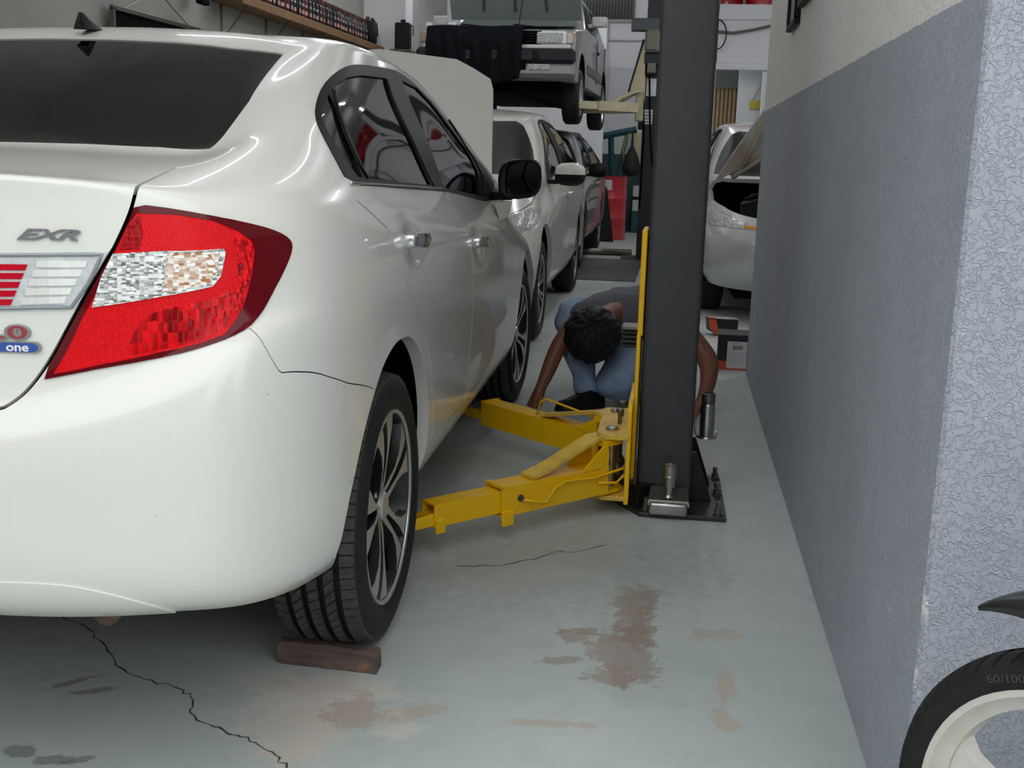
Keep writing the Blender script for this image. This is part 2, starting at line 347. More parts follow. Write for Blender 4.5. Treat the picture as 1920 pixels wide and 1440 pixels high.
# ------------------------------------------------------------------ sedan body surface: control points (s forward, t right, z up)
NET_TXT = """
-.88,0,.385 -.875,.30,.385 -.855,.52,.385 -.81,.67,.385 -.73,.755,.368 -.59,.805,.345 -.42,.825,.325 -.2,.825,.29 .08,.82,.272 .36,.818,.268 .65,.818,.268 1.0,.818,.268 1.4,.818,.268 1.8,.818,.268 2.2,.818,.268 2.6,.82,.265 2.95,.81,.255 3.20,.74,.24 3.38,.52,.225 3.45,0,.215
-.945,0,.45 -.94,.30,.45 -.92,.53,.45 -.87,.70,.445 -.78,.79,.43 -.62,.84,.41 -.43,.862,.39 -.2,.862,.37 .08,.86,.36 .36,.857,.355 .65,.855,.35 1.0,.855,.35 1.4,.855,.35 1.8,.855,.35 2.2,.857,.35 2.6,.86,.35 2.95,.855,.345 3.24,.785,.34 3.47,.54,.335 3.55,0,.33
-.962,0,.58 -.955,.30,.58 -.933,.54,.58 -.88,.712,.577 -.785,.806,.572 -.625,.856,.56 -.43,.873,.54 -.2,.874,.52 .08,.872,.51 .36,.871,.50 .65,.870,.49 1.0,.870,.49 1.4,.870,.49 1.8,.870,.49 2.2,.871,.49 2.6,.874,.50 2.95,.868,.51 3.26,.79,.51 3.49,.55,.51 3.57,0,.51
-0.964,0,0.665 -0.957,0.3,0.675 -0.938,0.543,0.71 -0.885,0.718,0.76 -0.79,0.814,0.812 -0.627,0.86,0.81 -0.43,0.876,0.74 -.2,.877,.675 .08,.876,.65 .36,.875,.63 .65,.874,.62 1.0,.874,.615 1.4,.874,.61 1.8,.874,.605 2.2,.873,.60 2.6,.875,.605 2.95,.865,.60 3.25,.785,.59 3.48,.55,.58 3.56,0,.575
-0.933,0,0.735 -0.927,0.3,0.745 -0.903,0.536,0.775 -0.851,0.698,0.815 -0.763,0.79,0.862 -0.618,0.852,0.872 -0.43,0.874,0.82 -.2,.877,.78 .08,.876,.76 .36,.875,.75 .65,.874,.74 1.0,.873,.735 1.4,.872,.73 1.8,.870,.725 2.2,.867,.71 2.6,.866,.69 2.95,.850,.67 3.23,.765,.65 3.45,.535,.63 3.53,0,.625
-.935,0,.90 -.930,.30,.905 -.905,.53,.913 -.852,.688,.922 -.762,.778,.935 -.612,.836,.95 -.42,.864,.91 -.2,.871,.89 .08,.869,.88 .36,.867,.87 .65,.866,.86 1.0,.865,.85 1.4,.863,.84 1.8,.860,.83 2.2,.855,.80 2.6,.848,.77 2.95,.826,.735 3.20,.735,.705 3.40,.51,.68 3.48,0,.67
-.920,0,1.075 -.914,.30,1.075 -.888,.52,1.070 -.838,.662,1.060 -.752,.748,1.045 -.600,.812,1.035 -.41,.845,1.005 -.2,.855,.985 .08,.852,.97 .36,.848,.955 .65,.845,.94 1.0,.842,.925 1.4,.838,.91 1.8,.832,.895 2.2,.822,.87 2.6,.802,.84 2.92,.760,.80 3.10,.665,.765 3.28,.46,.74 3.34,0,.73
-.885,0,1.097 -.880,.30,1.097 -.855,.505,1.092 -.803,.637,1.084 -.715,.712,1.082 -.570,.776,1.088 -.39,.812,1.078 -.18,.818,1.070 .08,.811,1.055 .36,.806,1.037 .65,.803,1.02 1.0,.799,1.003 1.4,.795,.987 1.8,.787,.97 2.28,0.8,0.957 2.6,0.73,0.945 2.72,.62,.94 2.80,.49,.94 2.86,.28,.94 2.88,0,.94
-.60,0,1.128 -.59,.29,1.126 -.57,.48,1.120 -.53,.595,1.118 -.485,.665,1.132 -.40,.718,1.150 -.28,.755,1.155 -.12,.775,1.148 .12,.777,1.132 .38,.772,1.117 .66,.769,1.10 1.0,.766,1.085 1.40,.772,1.07 1.8,0.776,1.055 2.22,0.775,1.035 2.42,0.69,1.025 2.52,.57,1.02 2.60,.44,1.015 2.64,.25,1.01 2.66,0,1.01
-.40,0,1.150 -.39,.28,1.149 -.375,.46,1.145 -.35,.572,1.150 -.318,.632,1.172 -.25,.677,1.198 -.16,.711,1.218 -.03,.733,1.226 .17,.741,1.22 .41,.739,1.205 .68,.736,1.19 1.0,.733,1.175 1.38,0.74,1.16 1.7,0.738,1.148 1.99,0.728,1.135 2.2,0.64,1.125 2.30,.53,1.12 2.36,.41,1.115 2.40,.23,1.11 2.42,0,1.11
-.12,0,1.272 -.11,.27,1.269 -.10,.43,1.262 -.085,.530,1.256 -.06,.583,1.268 0,.622,1.288 .07,.651,1.302 .18,.671,1.311 .33,.681,1.311 .52,.683,1.301 .75,.681,1.29 1.02,.677,1.28 1.34,0.688,1.268 1.56,0.684,1.262 1.77,0.668,1.25 1.92,0.585,1.245 2.0,.485,1.24 2.05,.38,1.235 2.08,.21,1.235 2.09,0,1.235
.25,0,1.400 .255,.25,1.396 .265,.40,1.388 .275,.49,1.375 .29,.538,1.370 .33,.575,1.386 .38,.597,1.394 0.46,0.61,1.397 0.57,0.618,1.397 0.72,0.622,1.394 0.88,0.622,1.39 1.06,0.619,1.384 1.25,0.612,1.377 1.42,0.61,1.372 1.56,0.585,1.362 1.66,.505,1.357 1.72,.43,1.354 1.75,.335,1.352 1.77,.19,1.352 1.78,0,1.352
.40,0,1.438 .405,.22,1.435 .42,.35,1.430 .44,.42,1.425 .47,.458,1.426 .51,.485,1.431 .56,.50,1.436 0.63,0.51,1.4385 0.71,0.517,1.439 0.8,0.52,1.438 0.9,0.52,1.436 1,0.517,1.433 1.12,0.508,1.427 1.23,.49,1.423 1.33,.46,1.417 1.40,.41,1.413 1.44,.35,1.411 1.47,.28,1.41 1.49,.16,1.41 1.5,0,1.41
.60,0,1.46 .61,0,1.46 .63,0,1.46 .66,0,1.46 .69,0,1.46 .72,0,1.46 .75,0,1.46 .79,0,1.46 .83,0,1.46 .87,0,1.46 .91,0,1.46 .95,0,1.46 .99,0,1.46 1.03,0,1.46 1.07,0,1.46 1.10,0,1.46 1.13,0,1.46 1.15,0,1.46 1.17,0,1.46 1.18,0,1.46
"""
def parse(txt):
    return np.array([[[float(q) for q in p.split(',')] for p in l.split()] for l in txt.strip().splitlines()])
MIR=np.array([1,-1,1.])
def pad(G):
    # ghost rows/cols; G [rows, cols, 3]
    top=G[-2]*MIR; bot=2*G[0]-G[1]
    G=np.concatenate([bot[None],G,top[None]],0)
    return np.concatenate([(G[:,1]*MIR)[:,None],G,(G[:,-2]*MIR)[:,None]],1)
def refine(T,it=2):
    G=T.copy()
    for _ in range(it):
        P=pad(G)
        w=np.array([1,4,1])/6
        S=sum(w[a]*w[b]*P[a:a+G.shape[0],b:b+G.shape[1]] for a in range(3) for b in range(3))
        G=G+(T-S)
        G[:,0,1]=0;G[:,-1,1]=0;G[-1,:,1]=0
    return pad(G)
def basis(x):
    return np.stack([(1-x)**3,3*x**3-6*x**2+4,-3*x**3+3*x**2+3*x+1,x**3],-1)/6
def dbasis(x):
    return np.stack([-(1-x)**2*3,9*x**2-12*x,-9*x**2+6*x+3,3*x**2],-1)/6
def ev(P,u,v):
    """P padded control grid; u in [0,cols-1], v in [0,rows-1] -> point, du, dv"""
    nu=P.shape[1]-3;nv=P.shape[0]-3
    u=np.clip(np.asarray(u,float),0,nu);v=np.clip(np.asarray(v,float),0,nv)
    i=np.minimum(u.astype(int),nu-1);j=np.minimum(v.astype(int),nv-1)
    fu=u-i;fv=v-j
    bu,bv,du,dv=basis(fu),basis(fv),dbasis(fu),dbasis(fv)
    p=0;pu=0;pv=0
    for a in range(4):
        for b in range(4):
            c=P[j+b,i+a]
            p=p+(bu[...,a]*bv[...,b])[...,None]*c
            pu=pu+(du[...,a]*bv[...,b])[...,None]*c
            pv=pv+(bu[...,a]*dv[...,b])[...,None]*c
    return p,pu,pv
# outlines of panels, lamps and glass on the sedan body surface, in surface parameters (u, v)
SEDAN_UV = {
'trunk': [(3.147, 8.697), (3.154, 7.677), (3.065, 6.697), (2.975, 6.263), (2.893, 5.993), (2.795, 5.756), (2.607, 5.427), (2.561, 5.376), (2.234, 4.881), (1.883, 4.151), (1.786, 3.954), (1.703, 3.823), (1.634, 3.738)],
'tail': [(2.89, 5.974), (3.413, 5.957), (3.995, 5.876), (4.448, 5.729), (4.712, 5.605), (4.855, 5.487), (4.89, 5.361), (4.818, 5.175), (4.657, 4.913), (4.442, 4.593), (4.204, 4.138), (4.01, 3.815), (3.751, 3.792), (3.414, 3.943), (2.921, 4.112), (2.431, 4.175), (2.076, 4.153), (1.902, 4.139), (2.231, 4.846), (2.57, 5.361), (2.743, 5.672)],
'tail_red': [(2.898, 5.833), (3.39, 5.867), (3.852, 5.809), (4.142, 5.65), (4.29, 5.49), (4.303, 5.343), (4.217, 5.079), (4.054, 4.635), (3.884, 4.298), (3.68, 4.005), (2.928, 4.21), (2.433, 4.231), (2.01, 4.2), (2.278, 4.801), (2.408, 5.022), (2.625, 5.412), (2.768, 5.661)],
'tail_clear': [(2.596, 5.382), (3.078, 5.413), (3.875, 5.421), (3.884, 5.364), (3.764, 5.089), (3.634, 4.972), (3.003, 4.946), (2.365, 4.893), (2.468, 5.167)],
'tail_facet': [(4.137, 5.634), (4.276, 5.492), (4.288, 5.345), (4.202, 5.083), (4.042, 4.661), (3.873, 4.333), (3.881, 4.711), (3.991, 5.018), (4.051, 5.307), (4.035, 5.494)],
'tail_amber': [(3.148, 5.397), (3.805, 5.405), (3.806, 5.351), (3.703, 5.113), (3.606, 5.019), (3.031, 4.984)],
'tail_star': [(2.77, 4.713), (2.985, 4.802), (3.628, 4.799), (3.877, 4.888), (3.857, 4.522), (3.69, 4.098), (2.932, 4.256), (2.576, 4.287)],
'tail_dim': [(2.78, 5.668), (2.93, 5.822), (2.921, 5.583), (2.862, 5.427), (2.65, 5.413)],
'garnish': [(1.701, 5.374), (2.093, 5.387), (2.55, 5.401), (2.226, 4.882), (1.938, 4.887), (1.675, 4.892)],
'gar_red': [(1.698, 5.303), (1.935, 5.315), (1.778, 4.949), (1.679, 4.952)],
'bumperseam': [(4.01, 3.815), (4.067, 3.481), (4.185, 3.092), (4.338, 2.88), (4.44, 2.829), (5.66, 2.774), (6.427, 2.846), (6.764, 2.805)],
'rglass': [(0.277, 10.993), (1.024, 10.979), (1.895, 10.924), (3.053, 11.013), (3.353, 11.002), (3.419, 10.617), (3.515, 10.107), (3.554, 9.803), (3.334, 9.281), (3.147, 8.697), (2.202, 8.855), (1.357, 8.848), (0.65, 8.78)],
'dlo': [(6.724, 7.004), (6.483, 7.836), (6.263, 8.472), (6.189, 8.858), (6.245, 9.238), (6.438, 9.689), (6.898, 10.109), (7.523, 10.42), (8.408, 10.63), (9.809, 10.877), (10.874, 11.006), (11.881, 10.909), (12.397, 10.51), (12.71, 9.861), (13.095, 9.227), (13.485, 8.523), (13.574, 7.985), (13.517, 7.384), (13.292, 6.87), (11.868, 7.153), (10.821, 7.306), (8.505, 7.137)],
'quarter': [(6.843, 9.606), (6.469, 9.035), (6.384, 8.669), (7.062, 7.24), (7.364, 7.235)],
'rdglass': [(6.972, 9.706), (7.511, 10.017), (8.332, 10.248), (9.659, 10.498), (10.321, 7.452), (7.511, 7.255)],
'fdglass': [(10.853, 10.689), (11.803, 10.692), (12.204, 10.338), (12.398, 9.87), (12.88, 9.076), (12.75, 7.189), (11.73, 7.298), (10.922, 7.412)],
'rdoor': [(6.734, 6.953), (6.801, 6.637), (7.148, 6.359), (7.536, 5.974), (7.648, 5.445), (7.874, 4.789), (8.241, 4.115), (8.631, 3.535), (8.854, 3.011), (9.035, 2.402), (9.178, 1.67), (9.28, 1.125)],
'rdoor_bottom': [(9.28, 1.125), (10.164, 1.125), (10.952, 1.031)],
'bseam': [(10.949, 7.215), (10.9, 6.591), (11.029, 5.778), (11.072, 5.384), (11.115, 4.273), (11.053, 2.872), (10.952, 2.012), (11.108, 1.528), (10.952, 1.031)],
'fdoor_bottom': [(10.952, 1.031), (12.238, 0.896), (14.071, 0.252)],
'fseam': [(14.071, 0.252), (13.947, 1.287), (13.999, 2.75), (14.038, 3.935), (14.022, 4.715)],
'handles': [(8.32, 5.673), (11.448, 5.2)],
'bumplip': [(1.6, 1.166), (1.985, 1.172), (2.311, 1.073), (2.669, 0.813), (3.114, 0.425)],
'exr': [(1.81, 5.534), (2.054, 5.544), (2.323, 5.566)],
'dot0': [(1.679, 4.691), (1.771, 4.685), (1.883, 4.677)],
'flex': [(1.652, 4.565), (1.787, 4.553), (1.927, 4.537)],
'rarch': [(6.05, -0), (5.843, 0.618), (5.802, 0.865), (5.895, 1.532), (6.147, 1.957), (6.359, 2.267), (6.585, 2.552), (6.819, 2.874), (7.108, 3.29), (7.44, 3.595), (7.75, 3.65), (7.968, 3.613), (8.146, 3.486), (8.313, 3.307), (8.468, 3.086), (8.608, 2.833), (8.731, 2.555), (8.834, 2.259), (8.918, 1.956), (8.98, 1.65), (9.022, 1.323), (9.042, 0.943), (9.043, 0.429), (9.023, 0)],
'farch': [(14.179, 0), (14.179, 0.529), (14.183, 1.059), (14.205, 1.446), (14.243, 1.793), (14.298, 2.147), (14.368, 2.529), (14.452, 2.914), (14.55, 3.27), (14.659, 3.59), (14.779, 3.87), (14.907, 4.1), (15.041, 4.264), (15.18, 4.353), (15.323, 4.355), (15.468, 4.264), (15.613, 4.073), (15.754, 3.779), (15.887, 3.385), (16.006, 2.905), (16.108, 2.413), (16.194, 2.019), (16.265, 1.703), (16.319, 1.405), (16.356, 1.086), (16.377, 0.667), (16.377, 0)],
}
# ------------------------------------------------------------------ panel cutter: one body surface -> separate panels
def inpoly(pts, poly):
    x, y = pts[:, 0], pts[:, 1]; ins = np.zeros(len(pts), bool); n = len(poly)
    for i in range(n):
        x0, y0 = poly[i]; x1, y1 = poly[(i+1) % n]
        if y0 == y1: continue
        c = ((y0 > y) != (y1 > y)) & (x < (x1-x0)*(y-y0)/(y1-y0)+x0)
        ins ^= c
    return ins

class Surf:
    def __init__(s, T, dents=()):
        s.P = refine(T); s.dents = dents; s.nu = T.shape[1]-1; s.nv = T.shape[0]-1
    def raw(s, u, v):
        p, pu, pv = ev(s.P, u, v); n = -np.cross(pu, pv); n /= np.linalg.norm(n, axis=-1, keepdims=True)+1e-12
        return p, n, pu, pv
    def at(s, u, v):
        """point and outward normal, dents and swages included"""
        u = np.asarray(u, float); v = np.asarray(v, float)
        def pos(a, b):
            p, n, _, _ = s.raw(a, b)
            for (c, r, d) in s.dents:
                q = (((p-np.array(c))/np.array(r))**2).sum(-1); p = p+n*(d*np.exp(-q*1.2))[..., None]
            return p
        p = pos(u, v); e = 4e-3
        u0 = np.maximum(u-e, 0); u1 = np.minimum(u+e, s.nu); v0 = np.maximum(v-e, 0); v1 = np.minimum(v+e, s.nv)
        n = -np.cross(pos(u1, v)-pos(u0, v), pos(u, v1)-pos(u, v0)); n /= np.linalg.norm(n, axis=-1, keepdims=True)+1e-15
        # on the symmetry plane the normal has no lateral part
        m = np.abs(p[..., 1]) < 1e-5; n[..., 1] = np.where(m, 0, n[..., 1]); n /= np.linalg.norm(n, axis=-1, keepdims=True)+1e-15
        return p, n
    def frame(s, u, v):
        """4x4 with x to the viewer's right along the body (decreasing t on the rear is left), z outward"""
        p, n = s.at(np.array([u]), np.array([v])); return Vector(p[0]), Vector(n[0])

def resample(poly, closed, step):
    pts = [np.array(p, float) for p in poly]; out = []
    N = len(pts)
    for i in range(N if closed else N-1):
        a, b = pts[i], pts[(i+1) % N]; k = max(1, int(math.ceil(np.linalg.norm(b-a)/step)))
        out += [a+(b-a)*j/k for j in range(k)]
    if not closed: out.append(pts[-1])
    return np.array(out)

def smooth_line(poly, closed=False, it=2):
    p = np.array(poly, float)
    for _ in range(it):
        q = []
        N = len(p)
        if not closed: q.append(p[0])
        for i in range(N if closed else N-1):
            a, b = p[i], p[(i+1) % N]; q += [.75*a+.25*b, .25*a+.75*b]
        if not closed: q.append(p[-1])
        p = np.array(q)
    return p

def strip(S, line, w):
    l = resample(line, False, .12); p, n, pu, pv = S.raw(l[:, 0], l[:, 1])
    d = np.gradient(p, axis=0); d /= np.linalg.norm(d, axis=1, keepdims=True)+1e-12
    side = np.cross(n, d)*w/2; off = []
    for i in range(len(l)):
        A = np.stack([pu[i], pv[i]], 1); off.append(np.linalg.lstsq(A, side[i], rcond=None)[0])
    off = np.array(off)
    return np.concatenate([l+off, (l-off)[::-1]])

def cut_panels(S, regions, gaps, du=.2, dv=.2, extra=()):
    """regions: ordered (name or None to drop, polygon). gaps: (polyline, width m). -> dict name -> (uv, tris)"""
    nu, nv = S.nu, S.nv
    polys = [(nm, resample(pl, True, .14)) for nm, pl in regions]
    for ln, wd in gaps: polys.insert(0, (None, strip(S, ln, wd)))
    polys = [(nm, np.stack([np.clip(p[:, 0], 0, nu), np.clip(p[:, 1], 0, nv)], 1)) for nm, p in polys]
    gu, gv = np.meshgrid(np.linspace(0, nu, int(nu/du)+1), np.linspace(0, nv, int(nv/dv)+1))
    G = np.stack([gu.ravel(), gv.ravel()], 1)
    for (c, r, st) in extra:                 # local refinement
        a, b = np.meshgrid(np.arange(c[0]-r[0], c[0]+r[0], st), np.arange(c[1]-r[1], c[1]+r[1], st))
        G = np.concatenate([G, np.stack([a.ravel(), b.ravel()], 1)])
    allp = np.concatenate([p for _, p in polys])
    keep = np.ones(len(G), bool)
    for i in range(0, len(G), 2000):
        d = ((G[i:i+2000, None, :]-allp[None])**2).sum(-1).min(1); keep[i:i+2000] = d > .045**2
    edge = (G[:, 0] < 1e-6) | (G[:, 0] > nu-1e-6) | (G[:, 1] < 1e-6) | (G[:, 1] > nv-1e-6)
    G = G[keep | edge]
    verts = [Vector(q) for q in G]; edges = []
    for _, p in polys:
        o = len(verts); n = len(p); verts += [Vector(q) for q in p]; edges += [(o+i, o+(i+1) % n) for i in range(n)]
    vo, eo, fo, _, _, _ = delaunay_2d_cdt(verts, edges, [], 0, 1e-5)
    uv = np.array([tuple(q) for q in vo]); tri = np.array([f for f in fo if len(f) == 3])
    a, b, c = uv[tri[:, 0]], uv[tri[:, 1]], uv[tri[:, 2]]
    area = (b[:, 0]-a[:, 0])*(c[:, 1]-a[:, 1])-(b[:, 1]-a[:, 1])*(c[:, 0]-a[:, 0])
    tri = tri[np.abs(area) > 1e-9]; area = area[np.abs(area) > 1e-9]
    tri[area < 0] = tri[area < 0][:, ::-1]
    cen = uv[tri].mean(1); todo = np.ones(len(tri), bool); out = {}
    for nm, p in polys:
        m = todo & inpoly(cen, p); todo &= ~m
        if nm is not None and m.any(): out.setdefault(nm, []).append(tri[m])
    out.setdefault('body', []).append(tri[todo])
    return uv, {k: np.concatenate(v) for k, v in out.items()}

def panel_object(S, uv, tris, name, material, parent, side=0, flange=.012, offset=0., smooth_deep=None):
    """side 0: right half and its mirror in one mesh; +1 right only; -1 left only"""
    used, inv_ = np.unique(tris, return_inverse=True); t = inv_.reshape(-1, 3); U = uv[used]
    p, n = S.at(U[:, 0], U[:, 1]); p = p+n*offset
    V = [p]; NN = [n]; F = [t[:, ::-1]]
    # flange
    ed = {}
    for f in t:
        for i in range(3):
            e = (f[i], f[(i+1) % 3]); k = (min(e), max(e)); ed[k] = None if k in ed else e
    bd = [e for e in ed.values() if e is not None]
    bd = [e for e in bd if not (abs(p[e[0], 1]) < 1e-4 and abs(p[e[1], 1]) < 1e-4)]
    if flange and bd:
        b = np.array(bd); o = len(p)
        pa, pb = p[b[:, 0]], p[b[:, 1]]; na, nb = n[b[:, 0]], n[b[:, 1]]
        d = pb-pa; d /= np.linalg.norm(d, axis=1, keepdims=True)+1e-12
        outn = np.cross(na, d)
        # point away from the panel: sign from the triangle side is fixed by winding
        k = len(b); q = np.concatenate([pa, pb, pb-nb*flange, pa-na*flange]); V.append(q)
        NN.append(np.concatenate([outn]*4))
        i = np.arange(k)+o
        F4 = np.stack([i, i+k, i+2*k, i+3*k], 1)
    else: F4 = np.zeros((0, 4), int)
    V = np.concatenate(V); NN = np.concatenate(NN); F3 = F[0]
    faces = [tuple(int(x) for x in f) for f in F3]+[tuple(int(x) for x in f) for f in F4]
    if side == 0:
        o = len(V); V = np.concatenate([V, V*MIR]); NN = np.concatenate([NN, NN*MIR]); faces += [tuple(i+o for i in f[::-1]) for f in faces]
    elif side < 0:
        V = V*MIR; NN = NN*MIR; faces = [f[::-1] for f in faces]
    # car frame: x = t (right), y = s (forward), z
    V = V[:, [1, 0, 2]]; NN = NN[:, [1, 0, 2]]
    me = bpy.data.meshes.new(name); me.from_pydata(V.tolist(), [], faces)
    # orient faces along their normals
    me.update()
    fn = np.empty(len(faces)*3); me.polygons.foreach_get('normal', fn); fn = fn.reshape(-1, 3)
    first = np.array([f[0] for f in faces]); bad = (fn*NN[first]).sum(1) < 0
    if bad.any():
        faces = [f[::-1] if bd_ else f for f, bd_ in zip(faces, bad)]
        me.clear_geometry(); me.from_pydata(V.tolist(), [], faces)
    me.polygons.foreach_set('use_smooth', [True]*len(me.polygons))
    me.materials.append(material); me.update()
    me.normals_split_custom_set_from_vertices(NN.tolist())
    ob = bpy.data.objects.new(name, me); COL.objects.link(ob); ob.parent = parent
    return ob

def inner_shell(S, holes, material, parent, off=-.03, v0=.9, v1=8.6, name='inner_shell'):
    uu, vv = np.meshgrid(np.linspace(0, S.nu, 77), np.linspace(v0, v1, 40))
    p, n = S.at(uu, vv); p = p+n*off; m = MB(); idx = -np.ones(uu.shape, int)
    ok = np.ones(uu.shape, bool)
    for h in holes: ok &= ~inpoly(np.stack([uu.ravel(), vv.ravel()], 1), h).reshape(uu.shape)
    pts = p.reshape(-1, 3); W = uu.shape[1]; fs = []
    for j in range(uu.shape[0]-1):
        for i in range(W-1):
            if ok[j, i] and ok[j+1, i] and ok[j, i+1] and ok[j+1, i+1]: fs.append((j*W+i, j*W+i+1, (j+1)*W+i+1, (j+1)*W+i))
    for sgn in (1, -1): m.add([(q[1]*sgn, q[0], q[2]) for q in pts], fs)
    return m.build(name, material, parent)

# ------------------------------------------------------------------ car materials
def paint(name, col, rough=.18, spec=.5, coat=.6, dirt=None):
    m = mat(name, col, rough=rough, spec=spec, coat=coat)
    return m
M_white = paint('pearl_white_paint', (227, 225, 217), rough=.22)
M_tint = mat('dark_tinted_glass', (5, 6, 7), rough=.03, spec=.3)
M_blacktrim = mat('black_gloss_trim', (10, 10, 11), rough=.45, spec=.12)
M_matblack = mat('matt_black_plastic', (9, 9, 10), rough=.55, spec=.3)
M_under = mat('black_underbody', (4, 4, 5), rough=.9, spec=.1)
M_chrome = mat('chrome', (235, 235, 238), rough=.06, metal=1)
M_rubber = mat('tyre_rubber', (27, 26, 26), rough=.62, spec=.3, noise=(30, .5, (48, 46, 45)), bump=(300, .1))
M_tread = mat('tyre_tread_rubber', (52, 50, 48), rough=.75, noise=(60, .8, (84, 81, 78)))
M_alloy = mat('machined_alloy', (190, 188, 184), rough=.35, metal=.6)
M_rimdark = mat('dark_rim_paint', (26, 27, 30), rough=.3, spec=.5)
M_steel = mat('bright_steel', (190, 190, 186), rough=.28, metal=1, noise=(20, .6, (140, 138, 132)))

def lens(name, c1, c2, scale, rough=.08, emis=0):
    """ribbed lamp lens: fine facets in two tones under a glossy cover"""
    m = mat(name, c1, rough=rough, spec=.2, coat=.0); nt = m.node_tree; b = nt.nodes['Principled BSDF']
    tc = nt.nodes.new('ShaderNodeTexCoord'); mp = nt.nodes.new('ShaderNodeMapping'); mp.inputs['Scale'].default_value = scale
    nt.links.new(tc.outputs['Object'], mp.inputs['Vector'])
    vo = nt.nodes.new('ShaderNodeTexVoronoi'); vo.inputs['Scale'].default_value = 1; vo.distance = 'CHEBYCHEV'; vo.inputs['Randomness'].default_value = .45
    nt.links.new(mp.outputs[0], vo.inputs['Vector'])
    mx = nt.nodes.new('ShaderNodeMix'); mx.data_type = 'RGBA'; mx.inputs[6].default_value = sc(c1)+(1,); mx.inputs[7].default_value = sc(c2)+(1,)
    sep = nt.nodes.new('ShaderNodeSeparateColor'); nt.links.new(vo.outputs['Color'], sep.inputs[0])
    nt.links.new(sep.outputs[0], mx.inputs[0]); nt.links.new(mx.outputs[2], b.inputs['Base Color'])
    bp = nt.nodes.new('ShaderNodeBump'); bp.inputs['Strength'].default_value = .25; bp.inputs['Distance'].default_value = .004
    nt.links.new(vo.outputs['Distance'], bp.inputs['Height']); nt.links.new(bp.outputs[0], b.inputs['Normal'])
    return m
M_red = lens('red_lamp_lens', (206, 2, 14), (232, 8, 22), (420, 300, 420), .22)
M_redfacet = lens('red_faceted_lens', (130, 0, 8), (250, 24, 26), (190, 190, 110), .1)
M_redstar = lens('red_bulb_lens', (120, 0, 8), (236, 14, 22), (150, 60, 60), .1)
M_reddim = lens('red_dim_lens', (140, 4, 14), (176, 20, 30), (300, 200, 120), .1)
M_darkred = mat('dark_red_lamp_cover', (92, 0, 12), rough=.06, spec=.3)
M_clear = lens('clear_lamp_lens', (104, 106, 104), (255, 255, 252), (170, 90, 330))
M_clearamb = lens('clear_amber_lens', (172, 116, 66), (255, 253, 248), (150, 90, 240))
M_clear2 = lens('clear_strip_lens', (214, 212, 206), (236, 234, 228), (70, 20, 10))
M_amber = lens('amber_lens', (214, 120, 40), (236, 160, 70), (160, 60, 150))
M_headlight = lens('headlamp_glass', (132, 136, 138), (206, 208, 208), (150, 90, 130))

